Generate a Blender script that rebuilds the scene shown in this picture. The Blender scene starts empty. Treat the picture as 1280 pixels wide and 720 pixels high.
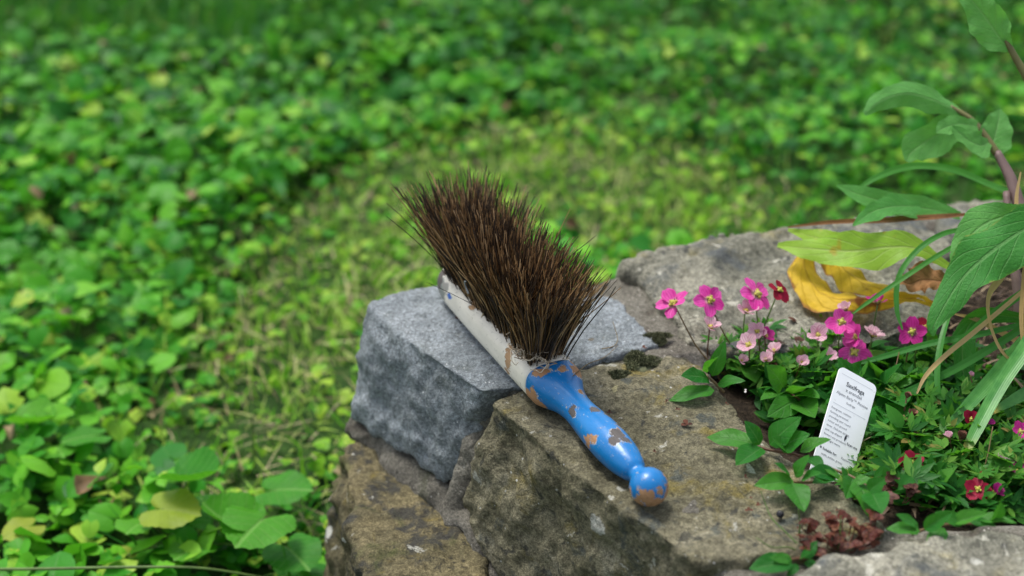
import bpy, bmesh, math, random
import numpy as np
from mathutils import Vector, Matrix, Euler

random.seed(7)
rng = np.random.default_rng(11)
S = bpy.context.scene
COL = S.collection

# ------------------------------------------------------------------ camera, sky, sun, exposure
CAM_H = 0.65
FPX = 1280 * 50 / 36          # focal length in photo pixels (1280 wide)
PITCH = math.radians(30)
cam_d = bpy.data.cameras.new("camera")
cam = bpy.data.objects.new("camera", cam_d)
COL.objects.link(cam)
cam.location = (0, 0, CAM_H)
cam.rotation_euler = (math.pi / 2 - PITCH, 0, 0)
cam_d.lens = 50
cam_d.sensor_width = 36
cam_d.clip_start = 0.01
cam_d.clip_end = 500
cam_d.dof.use_dof = True
cam_d.dof.focus_distance = 1.12
cam_d.dof.aperture_fstop = 3.2
cam_d.dof.aperture_blades = 9
S.camera = cam

SUN_ELEV, SUN_AZ = 66, 320     # azimuth measured from +Y, clockwise
w = bpy.data.worlds.new("World")
S.world = w
w.use_nodes = True
wn = w.node_tree
bgn = wn.nodes["Background"]
sky = wn.nodes.new("ShaderNodeTexSky")
sky.sky_type = 'NISHITA'
sky.sun_disc = False
sky.sun_elevation = math.radians(SUN_ELEV)
sky.sun_rotation = math.radians(SUN_AZ)
sky.dust_density = 3.0
hsv = wn.nodes.new("ShaderNodeHueSaturation")
hsv.inputs["Saturation"].default_value = 0.45
wn.links.new(sky.outputs[0], hsv.inputs["Color"])
wn.links.new(hsv.outputs[0], bgn.inputs["Color"])
bgn.inputs["Strength"].default_value = 0.118

sun_d = bpy.data.lights.new("sun", 'SUN')
sun_d.energy = 1.6
sun_d.angle = math.radians(18)
sun_d.color = (1.0, 0.96, 0.90)
sun = bpy.data.objects.new("sun", sun_d)
COL.objects.link(sun)
_e, _a = math.radians(SUN_ELEV), math.radians(SUN_AZ)
sdir = Vector((math.sin(_a) * math.cos(_e), math.cos(_a) * math.cos(_e), math.sin(_e)))
sun.rotation_euler = sdir.to_track_quat('Z', 'Y').to_euler()
sun.location = sdir * 5

S.view_settings.view_transform = 'Standard'
S.view_settings.look = 'None'
S.view_settings.gamma = 1
S.view_settings.use_curve_mapping = False
S.view_settings.exposure = 1.0
S.render.engine = 'CYCLES'
S.cycles.use_denoising = True
S.cycles.max_bounces = 6
S.cycles.transmission_bounces = 4

# ------------------------------------------------------------------ geometry helpers
CP, SP = math.cos(PITCH), math.sin(PITCH)
GZ = -0.28                    # lawn level; the wall tops lie near z = 0
BED = -0.03                   # soil of the planting bed


def ray(px, py):
    a = (px - 640) / FPX
    b = (360 - py) / FPX
    return np.array([a, CP + b * SP, -SP + b * CP])


CAMP = np.array([0, 0, CAM_H])


def Pz(px, py, z=0.0):
    d = ray(px, py)
    return CAMP + d * ((z - CAM_H) / d[2])


def Pt(px, py, t):
    return CAMP + ray(px, py) * t


def depth_at(px, py, z):
    return (z - CAM_H) / ray(px, py)[2]


def _hash(ix, iy, iz, seed):
    h = (ix * 374761393 + iy * 668265263 + iz * 2147483647 + seed * 1274126177) & 0xFFFFFFFF
    h = ((h ^ (h >> 13)) * 1274126177) & 0xFFFFFFFF
    h = (h ^ (h >> 16)) & 0xFFFFFFFF
    return h.astype(np.float64) / 0xFFFFFFFF * 2 - 1


def vnoise(P, seed=0):
    P = np.asarray(P, float)
    I = np.floor(P).astype(np.int64)
    F = P - I
    F = F * F * F * (F * (F * 6 - 15) + 10)
    r = 0
    for dx in (0, 1):
        for dy in (0, 1):
            for dz in (0, 1):
                wx = F[:, 0] if dx else 1 - F[:, 0]
                wy = F[:, 1] if dy else 1 - F[:, 1]
                wz = F[:, 2] if dz else 1 - F[:, 2]
                r = r + wx * wy * wz * _hash(I[:, 0] + dx, I[:, 1] + dy, I[:, 2] + dz, seed)
    return r


def fbm(P, freq, octs=4, seed=0, ridged=False):
    P = np.asarray(P, float) * freq
    a, s = 1.0, 0
    for o in range(octs):
        n = vnoise(P * (2.03 ** o) + 17.3 * o, seed + o)
        s = s + a * ((1 - 2 * np.abs(n)) if ridged else n)
        a *= 0.5
    return s


def world_loc(o):
    l = Vector((0, 0, 0))
    while o:
        l = l + o.location
        o = o.parent
    return np.array(l)


class MB:
    """collects pieces (verts, faces, uv, material index) for ONE mesh object"""

    def __init__(self):
        self.v, self.f, self.uv, self.m, self.n = [], [], [], [], 0

    def add(self, v, f, uv=None, mi=0):
        v = np.asarray(v, float).reshape(-1, 3)
        self.v.append(v)
        self.f.extend([tuple(int(i) + self.n for i in q) for q in f])
        self.uv.append(np.zeros((len(v), 2)) if uv is None else np.asarray(uv, float))
        self.m.extend([mi] * len(f))
        self.n += len(v)
        return self

    def grid(self, P, uv=None, mi=0, closed=False):
        """P: (r, c, 3) array"""
        r, c = P.shape[:2]
        f = []
        for i in range(r - 1):
            for j in range(c if closed else c - 1):
                k = (j + 1) % c
                f.append((i * c + j, i * c + k, (i + 1) * c + k, (i + 1) * c + j))
        return self.add(P.reshape(-1, 3), f, None if uv is None else uv.reshape(-1, 2), mi)

    def tube(self, pts, radii, sides=6, mi=0, cap=True):
        pts = np.asarray(pts, float)
        n = len(pts)
        radii = np.broadcast_to(np.asarray(radii, float), (n,))
        T = np.gradient(pts, axis=0)
        T /= np.linalg.norm(T, axis=1)[:, None] + 1e-12
        ref = np.array([0.3, 0.2, 0.93]) if abs(T[0, 2]) < 0.9 else np.array([1.0, 0.1, 0])
        A = np.cross(T, ref)
        A /= np.linalg.norm(A, axis=1)[:, None] + 1e-12
        B = np.cross(T, A)
        th = np.linspace(0, 2 * math.pi, sides, endpoint=False)
        P = pts[:, None, :] + radii[:, None, None] * (np.cos(th)[None, :, None] * A[:, None, :] + np.sin(th)[None, :, None] * B[:, None, :])
        base = self.n
        self.grid(P, np.stack(np.meshgrid(np.linspace(0, 1, n), np.linspace(0, 1, sides), indexing='ij'), -1), mi, closed=True)
        if cap:
            self.f.append(tuple(base + i for i in range(sides))[::-1])
            self.f.append(tuple(base + (n - 1) * sides + i for i in range(sides)))
            self.m.extend([mi, mi])
        return self

    def mesh(self, name, mats, off=(0, 0, 0), smooth=True):
        V = np.concatenate(self.v) - np.asarray(off)
        UV = np.concatenate(self.uv)
        me = bpy.data.meshes.new(name)
        me.from_pydata(V.tolist(), [], self.f)
        for m in mats:
            me.materials.append(m)
        me.polygons.foreach_set("material_index", np.array(self.m, dtype=np.int32))
        me.polygons.foreach_set("use_smooth", np.full(len(self.f), smooth, dtype=bool))
        lay = me.uv_layers.new(name="UVMap")
        li = np.empty(len(me.loops), dtype=np.int32)
        me.loops.foreach_get("vertex_index", li)
        lay.data.foreach_set("uv", UV[li].astype(np.float32).ravel())
        me.update()
        return me


def obj(name, mb, mats, parent=None, local=False, smooth=True):
    """link ONE mesh object; world-space verts are made relative to the parent"""
    if not isinstance(mats, (list, tuple)):
        mats = [mats]
    off = world_loc(parent) if (parent is not None and not local) else (0, 0, 0)
    me = mb.mesh(name, mats, off, smooth) if isinstance(mb, MB) else mb
    o = bpy.data.objects.new(name, me)
    COL.objects.link(o)
    if parent is not None:
        o.parent = parent
    return o


def thing(name, label, cat, loc=(0, 0, 0), group=None):
    o = bpy.data.objects.new(name, None)
    o.empty_display_size = 0.02
    COL.objects.link(o)
    o.location = Vector([float(x) for x in loc])
    return tag(o, label, cat, group)


def tag(o, label=None, cat=None, group=None, kind=None):
    if label:
        o["label"] = label
    if cat:
        o["category"] = cat
    if group:
        o["group"] = group
    if kind:
        o["kind"] = kind
    return o


def catmull(pts, n):
    pts = np.asarray(pts, float)
    if pts.ndim == 1:
        pts = pts[:, None]
    m = len(pts)
    P = np.vstack([2 * pts[0] - pts[1], pts, 2 * pts[-1] - pts[-2]])
    t = np.linspace(0, m - 1, n)
    i = np.minimum(t.astype(int), m - 2)
    f = (t - i)[:, None]
    p0, p1, p2, p3 = P[i], P[i + 1], P[i + 2], P[i + 3]
    return 0.5 * (2 * p1 + (p2 - p0) * f + (2 * p0 - 5 * p1 + 4 * p2 - p3) * f ** 2 + (3 * p1 - p0 - 3 * p2 + p3) * f ** 3)


def ribbon(mb, pts, widths, normal, fold=0.25, wave=0.0, nwave=5, serr=0.0, rows=26, cols=9, mi=0, seed=0, cup=0.0, ragged=0.0):
    """leaf blade along a 3D midrib; widths = half widths in metres at the given points"""
    C = catmull(pts, rows)
    W = np.maximum(catmull(np.asarray(widths, float), rows)[:, 0], 0.0002)
    T = np.gradient(C, axis=0)
    T /= np.linalg.norm(T, axis=1)[:, None] + 1e-12
    N = np.asarray(normal, float)
    if N.ndim == 1:
        N = np.tile(N, (rows, 1))
    else:
        N = catmull(N, rows)
    Sd = np.cross(T, N)
    Sd /= np.linalg.norm(Sd, axis=1)[:, None] + 1e-12
    N = np.cross(Sd, T)
    v = np.linspace(-1, 1, cols)
    u = np.linspace(0, 1, rows)
    ww = W[:, None] * np.ones(cols)[None, :]
    if serr:
        tri = np.abs(((u * rows / 2) % 1) - 0.5) * 2
        ww = ww * (1 + serr * tri[:, None] * (np.abs(v)[None, :] ** 3))
    if ragged:
        q = rng.uniform(0, 50)
        nl = fbm(np.stack([u * 5 + q, u * 0, u * 0], -1), 1.0, 3, 3)
        nr = fbm(np.stack([u * 5 + q, u * 0 + 9.5, u * 0], -1), 1.0, 3, 4)
        ww = ww * (1 + ragged * np.where(v[None, :] < 0, nl[:, None], nr[:, None]))
    h = fold * np.abs(v)[None, :] * W[:, None] + cup * (v ** 2)[None, :] * W[:, None]
    if wave:
        ph = rng.uniform(0, 6, 2)
        h = h + wave * W[:, None] * (np.abs(v)[None, :] ** 2) * np.where(v < 0, np.sin(u[:, None] * nwave * 6.28 + ph[0]), np.sin(u[:, None] * nwave * 6.0 + ph[1]))
    P = C[:, None, :] + Sd[:, None, :] * (ww * v[None, :])[:, :, None] + N[:, None, :] * h[:, :, None]
    uv = np.stack(np.meshgrid(u, (v + 1) / 2, indexing='ij'), -1)[..., ::-1]
    mb.grid(P, uv, mi)
    return C


# ---- leaf templates in local space: stalk end at origin, blade along +Y, face up
def leaf_template(kind='ovate', rows=6, cols=5, fold=0.15, curl=-0.25, wave=0.06):
    u = np.linspace(0, 1, rows)
    v = np.linspace(-1, 1, cols)
    U, V = np.meshgrid(u, v, indexing='ij')
    if kind == 'heart':
        w = 0.50 * np.sqrt(np.clip(1 - ((U - 0.32) / 0.70) ** 2, 0, 1))
        y = U - 0.26 * np.abs(V) ** 1.6 * (1 - U) ** 2
    elif kind == 'round':
        w = 0.52 * np.sqrt(np.clip(1 - ((U - 0.45) / 0.56) ** 2, 0, 1))
        y = U - 0.18 * np.abs(V) ** 2 * (1 - U) ** 2
    elif kind == 'ovate':
        w = 0.30 * np.sin(np.pi * U ** 0.75) ** 0.8 + 0.004
        y = U
    elif kind == 'lance':
        w = 0.17 * np.sin(np.pi * U ** 0.8) ** 0.9 + 0.004
        y = U
    elif kind == 'lobed':
        w = 0.40 * np.sin(np.pi * U ** 0.7) ** 0.7 * (1 + 0.22 * np.cos(U * 19)) + 0.004
        y = U + 0.10 * np.abs(V) * (1 - U)
    elif kind == 'petal':
        w = 0.37 * np.sin(np.pi * np.clip(U, 0, 0.955) ** 1.35) ** 0.75 + 0.04
        y = U - 0.05 * (1 - np.abs(V)) * U ** 8
    x = w * V
    z = fold * np.abs(V) * w + curl * U ** 2 + wave * np.sin(U * 9 + V * 2) * np.abs(V) * w
    P = np.stack([x, y, z], -1).reshape(-1, 3)
    uv = np.stack([(V + 1) / 2, U], -1).reshape(-1, 2)
    f = []
    for i in range(rows - 1):
        for j in range(cols - 1):
            f.append((i * cols + j, i * cols + j + 1, (i + 1) * cols + j + 1, (i + 1) * cols + j))
    return P, np.array(f), uv


def heart_template(rings=6, rays=15, fold=0.2, curl=-0.2, wave=0.06, cren=0.0):
    """cordate leaf: rays fan out from the stalk, rounded basal lobes with a narrow notch"""
    ph = np.radians(np.linspace(-168, 168, rays))
    a = np.abs(ph)
    r = np.interp(np.degrees(a), [0, 25, 60, 100, 135, 155, 168], [0.74, 0.66, 0.56, 0.50, 0.46, 0.38, 0.16])
    if cren:
        r = r * (1 + cren * np.cos(np.arange(rays) * np.pi))
    rho = np.linspace(0.02, 1, rings) ** 0.9
    RR, PH = np.meshgrid(rho, ph, indexing='ij')
    rad_ = RR * r[None, :]
    x = rad_ * np.sin(PH) * 1.02
    y = 0.24 + rad_ * np.cos(PH)
    z = fold * np.abs(x) + curl * (x ** 2 + (y - 0.24) ** 2) + wave * np.sin(PH * 5 + 1) * RR ** 3 * 0.5
    P = np.stack([x, y, z], -1).reshape(-1, 3)
    uv = np.stack([0.5 + x, y], -1).reshape(-1, 2)
    f = []
    for i in range(rings - 1):
        for j in range(rays - 1):
            f.append((i * rays + j, (i + 1) * rays + j, (i + 1) * rays + j + 1, i * rays + j + 1)[::-1])
    return P, np.array(f), uv


def trefoil_template(n=3, spread=1.15, l=0.6, rows=4, cols=3, kind='round', droop=-0.1):
    p, f, uv = leaf_template(kind, rows, cols, 0.2, droop, 0)
    Ps, Fs, Us = [], [], []
    for k in range(n):
        a = (k - (n - 1) / 2) * spread
        R = np.array([[math.cos(a), math.sin(a), 0], [-math.sin(a), math.cos(a), 0], [0, 0, 1]])
        # rotate so the leaflet axis (+Y) fans by a
        q = (p * l) @ R
        Ps.append(q)
        Fs.append(f + k * len(p))
        Us.append(uv)
    return np.concatenate(Ps), np.concatenate(Fs), np.concatenate(Us)


def rotmats(yaw, pitch, roll):
    """column-vector matrices: Rz(yaw) @ Rx(pitch) @ Ry(roll)"""
    n = len(yaw)
    cy, sy, cx, sx, cr, sr = np.cos(yaw), np.sin(yaw), np.cos(pitch), np.sin(pitch), np.cos(roll), np.sin(roll)
    Z = np.zeros(n)
    O = np.ones(n)
    Rz = np.stack([np.stack([cy, -sy, Z], -1), np.stack([sy, cy, Z], -1), np.stack([Z, Z, O], -1)], 1)
    Rx = np.stack([np.stack([O, Z, Z], -1), np.stack([Z, cx, -sx], -1), np.stack([Z, sx, cx], -1)], 1)
    Ry = np.stack([np.stack([cr, Z, sr], -1), np.stack([Z, O, Z], -1), np.stack([-sr, Z, cr], -1)], 1)
    return Rz @ Rx @ Ry


class Mass:
    """numpy scatter of templates into one quad mesh"""

    def __init__(self):
        self.V, self.F, self.U, self.M, self.n = [], [], [], [], 0

    def scatter(self, tpl, pos, R, scale, mi=0):
        p, f, uv = tpl
        n = len(pos)
        sc = scale[:, None, None] if scale.ndim == 1 else scale[:, None, :]
        V = np.einsum('nij,npj->npi', R, p[None] * sc) + pos[:, None, :]
        F = f[None] + (np.arange(n) * len(p))[:, None, None] + self.n
        self.V.append(V.reshape(-1, 3))
        self.F.append(F.reshape(-1, f.shape[1]))
        self.U.append(np.tile(uv, (n, 1)))
        self.M.append(np.full(n * len(f), mi, dtype=np.int32))
        self.n += n * len(p)

    def mesh(self, name, mats, off=(0, 0, 0)):
        V = np.concatenate(self.V) - np.asarray(off)
        F = np.concatenate(self.F)
        U = np.concatenate(self.U)
        me = bpy.data.meshes.new(name)
        me.vertices.add(len(V))
        me.vertices.foreach_set("co", V.astype(np.float32).ravel())
        me.loops.add(F.size)
        me.loops.foreach_set("vertex_index", F.astype(np.int32).ravel())
        me.polygons.add(len(F))
        me.polygons.foreach_set("loop_start", np.arange(0, F.size, F.shape[1], dtype=np.int32))
        me.polygons.foreach_set("loop_total", np.full(len(F), F.shape[1], dtype=np.int32))
        for m in mats:
            me.materials.append(m)
        me.polygons.foreach_set("material_index", np.concatenate(self.M))
        me.polygons.foreach_set("use_smooth", np.ones(len(F), dtype=bool))
        lay = me.uv_layers.new(name="UVMap")
        lay.data.foreach_set("uv", U[F.ravel()].astype(np.float32).ravel())
        me.update(calc_edges=True)
        me.validate()
        return me


def in_poly(x, y, poly):
    inside = np.zeros(len(x), bool)
    n = len(poly)
    j = n - 1
    for i in range(n):
        xi, yi, xj, yj = poly[i][0], poly[i][1], poly[j][0], poly[j][1]
        c = ((yi > y) != (yj > y)) & (x < (xj - xi) * (y - yi) / (yj - yi + 1e-12) + xi)
        inside ^= c
        j = i
    return inside


# ------------------------------------------------------------------ materials
class NT:
    def __init__(self, name):
        self.m = bpy.data.materials.new(name)
        self.m.use_nodes = True
        self.t = self.m.node_tree
        self.b = self.t.nodes["Principled BSDF"]
        self.out = self.t.nodes["Material Output"]

    def n(self, typ, **kw):
        nd = self.t.nodes.new(typ)
        for k, v in kw.items():
            setattr(nd, k, v)
        return nd

    def set(self, sock, v):
        if isinstance(v, bpy.types.NodeSocket):
            self.t.links.new(v, sock)
        else:
            if isinstance(v, (tuple, list)) and len(v) == 3 and sock.type == 'RGBA':
                v = tuple(v) + (1,)
            sock.default_value = v

    def coord(self, which="Object"):
        if not hasattr(self, "tc"):
            self.tc = self.n("ShaderNodeTexCoord")
        return self.tc.outputs[which]

    def noise(self, scale, detail=5, rough=0.55, vec=None, dist=0.0):
        nd = self.n("ShaderNodeTexNoise")
        nd.inputs["Scale"].default_value = scale
        nd.inputs["Detail"].default_value = detail
        nd.inputs["Roughness"].default_value = rough
        nd.inputs["Distortion"].default_value = dist
        self.t.links.new(vec if vec is not None else self.coord(), nd.inputs["Vector"])
        return nd.outputs["Fac"]

    def voro(self, scale, feature='F1', out="Distance", vec=None, rnd=1.0):
        nd = self.n("ShaderNodeTexVoronoi", feature=feature)
        nd.inputs["Scale"].default_value = scale
        nd.inputs["Randomness"].default_value = rnd
        self.t.links.new(vec if vec is not None else self.coord(), nd.inputs["Vector"])
        return nd.outputs[out]

    def ramp(self, fac, stops, interp='LINEAR'):
        nd = self.n("ShaderNodeValToRGB")
        cr = nd.color_ramp
        cr.interpolation = interp
        while len(cr.elements) < len(stops):
            cr.elements.new(0.5)
        for e, (p, c) in zip(cr.elements, stops):
            e.position = p
            e.color = (c, c, c, 1) if isinstance(c, (int, float)) else tuple(c) + (1,)
        self.set(nd.inputs["Fac"], fac)
        return nd.outputs["Color"]

    def mix(self, fac, a, b, mode='MIX'):
        nd = self.n("ShaderNodeMix", data_type='RGBA', blend_type=mode)
        self.set(nd.inputs[0], fac)
        self.set(nd.inputs[6], a)
        self.set(nd.inputs[7], b)
        return nd.outputs[2]

    def math(self, op, a, b=0.0, c=None, clamp=False):
        nd = self.n("ShaderNodeMath", operation=op, use_clamp=clamp)
        self.set(nd.inputs[0], a)
        self.set(nd.inputs[1], b)
        if c is not None:
            self.set(nd.inputs[2], c)
        return nd.outputs[0]

    def step(self, v, a, b):
        nd = self.n("ShaderNodeMapRange", interpolation_type='SMOOTHSTEP')
        self.set(nd.inputs["Value"], v)
        nd.inputs["From Min"].default_value = a
        nd.inputs["From Max"].default_value = b
        return nd.outputs["Result"]

    def bump(self, h, strength=0.5, dist=0.002, normal=None):
        nd = self.n("ShaderNodeBump")
        nd.inputs["Strength"].default_value = strength
        nd.inputs["Distance"].default_value = dist
        self.set(nd.inputs["Height"], h)
        if normal is not None:
            self.t.links.new(normal, nd.inputs["Normal"])
        return nd.outputs["Normal"]

    def rand(self):
        g = self.n("ShaderNodeNewGeometry").outputs["Random Per Island"]
        o = self.n("ShaderNodeObjectInfo").outputs["Random"]
        return self.math('FRACT', self.math('ADD', g, o))

    def sep(self, vec):
        s = self.n("ShaderNodeSeparateXYZ")
        self.t.links.new(vec, s.inputs[0])
        return s.outputs

    def done(self, color, rough=0.6, normal=None, spec=0.3):
        self.set(self.b.inputs["Base Color"], color)
        self.set(self.b.inputs["Roughness"], rough)
        self.set(self.b.inputs["Specular IOR Level"], spec)
        if normal is not None:
            self.t.links.new(normal, self.b.inputs["Normal"])
        return self.m


def leaf_mat(name, stops, rough=0.42, trans=0.35, vein=0.5, nveins=7, vein_col=(0.10, 0.27, 0.05), spec=0.16,
             blotch=None, puck=0.5, edge=None, tcol=(0.13, 0.46, 0.015), objscale=60):
    t = NT(name)
    r = t.rand()
    col = t.ramp(r, stops)
    nz = t.noise(objscale, 4)
    col = t.mix(t.math('MULTIPLY', t.step(nz, 0.35, 0.75), 0.35), col, t.mix(1.0, col, (1.5, 1.45, 1.2), 'MULTIPLY'))
    x, y, z = t.sep(t.coord("UV"))
    av = t.math('ABSOLUTE', t.math('SUBTRACT', x, 0.5))         # 0 at the midrib, 0.5 at the edge
    mid = t.math('SUBTRACT', 1.0, t.step(av, 0.012, 0.05))
    ph = t.math('FRACT', t.math('MULTIPLY', t.math('SUBTRACT', y, t.math('MULTIPLY', av, 0.55)), nveins))
    tri = t.math('ABSOLUTE', t.math('SUBTRACT', ph, 0.5))
    sv = t.math('MULTIPLY', t.math('SUBTRACT', 1.0, t.step(tri, 0.02, 0.09)), 0.6)
    vn = t.math('MAXIMUM', mid, sv)
    col = t.mix(t.math('MULTIPLY', vn, vein), col, vein_col)
    if blotch:
        bz = t.noise(objscale * 0.55, 3, 0.6)
        col = t.mix(t.step(bz, blotch[1], blotch[1] + 0.08), col, blotch[0])
    if edge:
        en = t.math('ADD', av, t.math('MULTIPLY', t.noise(objscale * 0.8, 4), 0.25))
        col = t.mix(t.step(en, edge[1], edge[1] + 0.06), col, edge[0])
    hb = t.math('ADD', t.math('MULTIPLY', vn, -0.6), t.math('MULTIPLY', t.noise(objscale * 4, 3), 0.9))
    nrm = t.bump(hb, puck, 0.0012)
    t.done(col, rough, nrm, spec)
    if trans:
        tr = t.n("ShaderNodeBsdfTranslucent")
        t.set(tr.inputs["Color"], t.mix(0.55, t.mix(1.0, col, (1.6, 1.6, 1.0), 'MULTIPLY'), tcol))
        ms = t.n("ShaderNodeMixShader")
        ms.inputs[0].default_value = trans
        t.t.links.new(t.b.outputs[0], ms.inputs[1])
        t.t.links.new(tr.outputs[0], ms.inputs[2])
        t.t.links.new(ms.outputs[0], t.out.inputs["Surface"])
    return t.m


def plain_mat(name, stops, rough=0.6, scale=80, spec=0.3, bump=0.3, trans=0.0):
    t = NT(name)
    c = t.ramp(t.rand(), stops)
    nz = t.noise(scale, 4)
    c = t.mix(t.step(nz, 0.35, 0.7), t.mix(1.0, c, (0.7, 0.7, 0.7), 'MULTIPLY'), c)
    t.done(c, rough, t.bump(nz, bump, 0.001), spec)
    if trans:
        tr = t.n("ShaderNodeBsdfTranslucent")
        t.set(tr.inputs["Color"], c)
        ms = t.n("ShaderNodeMixShader")
        ms.inputs[0].default_value = trans
        t.t.links.new(t.b.outputs[0], ms.inputs[1])
        t.t.links.new(tr.outputs[0], ms.inputs[2])
        t.t.links.new(ms.outputs[0], t.out.inputs["Surface"])
    return t.m


def rock_mat(name, base, spots=(), lichen=None, bumpd=0.004, fine=220, seed=0.0, rough=0.9, speck=None):
    """base: ramp stops over broad noise; spots: (colour, scale, lo, hi); lichen: (colour, scale, thr)"""
    t = NT(name)
    mp = t.n("ShaderNodeMapping")
    mp.inputs["Location"].default_value = (seed, seed * 1.7, seed * 0.6)
    t.t.links.new(t.coord(), mp.inputs["Vector"])
    vec = mp.outputs[0]
    n1 = t.noise(14, 8, 0.68, vec, 0.6)
    col = t.ramp(n1, base)
    n2 = t.noise(fine, 4, 0.7, vec)
    col = t.mix(0.75, col, t.ramp(n2, [(0.34, 0.40), (0.5, 1.0), (0.66, 1.65)]), 'MULTIPLY')
    for i, (c, sc, lo, hi, am) in enumerate(spots):
        mp2 = t.n("ShaderNodeMapping")
        mp2.inputs["Location"].default_value = (seed + 3.1 * i + 1, 2.2 * i, 5.5 * i)
        t.t.links.new(t.coord(), mp2.inputs["Vector"])
        nn = t.noise(sc, 6, 0.62, mp2.outputs[0], 0.4)
        col = t.mix(t.math('MULTIPLY', t.step(nn, lo, hi), am), col, c)
    hl = None
    if lichen:
        for i, (c, sc, thr) in enumerate(lichen):
            # round crusty lichen: random voronoi cells, wobbly edge
            wob = t.noise(sc * 3, 4, 0.6, vec)
            d = t.voro(sc, 'F1', "Distance", vec)
            cc = t.voro(sc, 'F1', "Color", vec)
            rnd = t.sep(cc)[i % 3]
            size = t.math('MULTIPLY', t.step(rnd, thr, 1.0), 0.30)
            m = t.step(t.math('SUBTRACT', t.math('ADD', size, t.math('MULTIPLY', t.math('SUBTRACT', wob, 0.5), 0.35)), d), 0.0, 0.05)
            m = t.math('MULTIPLY', m, t.step(rnd, thr, thr + 0.01))
            m = t.math('MULTIPLY', m, t.ramp(n2, [(0.3, 0.45), (0.6, 0.95)]))
            col = t.mix(m, col, c)
            hl = m if hl is None else t.math('MAXIMUM', hl, m)
    if speck:
        d = t.voro(speck[1], 'F1', "Distance", vec)
        cc = t.sep(t.voro(speck[1], 'F1', "Color", vec))[0]
        m = t.math('MULTIPLY', t.step(cc, speck[2], speck[2] + 0.02), t.math('SUBTRACT', 1.0, t.step(d, 0.15, 0.32)))
        col = t.mix(m, col, speck[0])
    g3 = t.noise(fine * 3.2, 2, 0.6, vec)
    col = t.mix(0.8, col, t.ramp(g3, [(0.32, 0.55), (0.5, 1.0), (0.68, 1.55)]), 'MULTIPLY')
    h = t.math('ADD', t.math('MULTIPLY', n1, 1.0), t.math('ADD', t.math('MULTIPLY', n2, 0.35), t.math('MULTIPLY', g3, 0.15)))
    h = t.math('ADD', h, t.math('MULTIPLY', t.noise(60, 6, 0.7, vec), 0.6))
    return t.done(col, rough, t.bump(h, 0.85, bumpd), 0.2)


# --- rocks
M_granite = rock_mat("grey_granite", [(0.28, (0.125, 0.142, 0.150)), (0.5, (0.182, 0.206, 0.220)), (0.72, (0.26, 0.288, 0.305))],
                     spots=[((0.085, 0.100, 0.088), 26, 0.53, 0.66, 0.35), ((0.16, 0.14, 0.08), 12, 0.62, 0.8, 0.4), ((0.08, 0.092, 0.09), 90, 0.57, 0.66, 0.6), ((0.36, 0.39, 0.40), 85, 0.61, 0.68, 0.6)],
                     fine=330, bumpd=0.004, speck=((0.5, 0.52, 0.53), 330, 0.93), seed=1.3)
M_sand = rock_mat("brown_sandstone", [(0.28, (0.045, 0.043, 0.028)), (0.42, (0.100, 0.092, 0.056)), (0.58, (0.155, 0.143, 0.094)), (0.74, (0.25, 0.238, 0.18))],
                  spots=[((0.055, 0.065, 0.06), 30, 0.57, 0.65, 0.8), ((0.17, 0.135, 0.03), 20, 0.55, 0.70, 0.75), ((0.06, 0.05, 0.032), 9, 0.5, 0.68, 0.25), ((0.026, 0.028, 0.026), 75, 0.58, 0.66, 0.75), ((0.36, 0.36, 0.31), 62, 0.635, 0.69, 0.75)],
                  lichen=[((0.40, 0.40, 0.36), 34, 0.70), ((0.28, 0.26, 0.14), 40, 0.72)], bumpd=0.005, seed=4.2, speck=((0.36, 0.36, 0.33), 230, 0.955))
M_sand_dark = rock_mat("mossy_sandstone", [(0.26, (0.030, 0.028, 0.020)), (0.42, (0.085, 0.075, 0.042)), (0.6, (0.145, 0.122, 0.065)), (0.78, (0.24, 0.215, 0.15))],
                       spots=[((0.035, 0.036, 0.034), 26, 0.53, 0.62, 0.85), ((0.17, 0.13, 0.03), 22, 0.57, 0.68, 0.7), ((0.06, 0.075, 0.02), 15, 0.56, 0.68, 0.6), ((0.022, 0.022, 0.02), 70, 0.58, 0.66, 0.75), ((0.38, 0.38, 0.33), 58, 0.64, 0.69, 0.75)],
                       lichen=[((0.50, 0.50, 0.45), 34, 0.78)], bumpd=0.005, seed=9.7)
M_pale = rock_mat("lichened_stone", [(0.28, (0.062, 0.064, 0.052)), (0.45, (0.145, 0.143, 0.112)), (0.6, (0.225, 0.218, 0.170)), (0.76, (0.34, 0.33, 0.27))],
                  spots=[((0.075, 0.085, 0.09), 16, 0.54, 0.66, 0.8), ((0.26, 0.22, 0.075), 18, 0.56, 0.72, 0.55), ((0.04, 0.044, 0.044), 70, 0.59, 0.67, 0.7), ((0.45, 0.44, 0.37), 50, 0.61, 0.68, 0.7)],
                  lichen=[((0.52, 0.52, 0.46), 26, 0.66)], bumpd=0.005, seed=15.1)
M_mortar = rock_mat("lime_mortar", [(0.28, (0.060, 0.057, 0.047)), (0.5, (0.135, 0.126, 0.103)), (0.72, (0.24, 0.228, 0.19))],
                    spots=[((0.05, 0.04, 0.03), 30, 0.52, 0.66, 0.6), ((0.05, 0.06, 0.02), 18, 0.58, 0.7, 0.5)], fine=420, bumpd=0.006, seed=21.0,
                    speck=((0.42, 0.40, 0.35), 300, 0.9))
M_soil = rock_mat("garden_soil", [(0.25, (0.012, 0.009, 0.006)), (0.5, (0.035, 0.025, 0.016)), (0.75, (0.075, 0.055, 0.036))], fine=260, bumpd=0.01, seed=3.0)
M_lawn = rock_mat("lawn_soil", [(0.25, (0.008, 0.025, 0.004)), (0.5, (0.022, 0.060, 0.008)), (0.75, (0.06, 0.10, 0.018))], fine=160, bumpd=0.01, seed=6.0)

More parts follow.
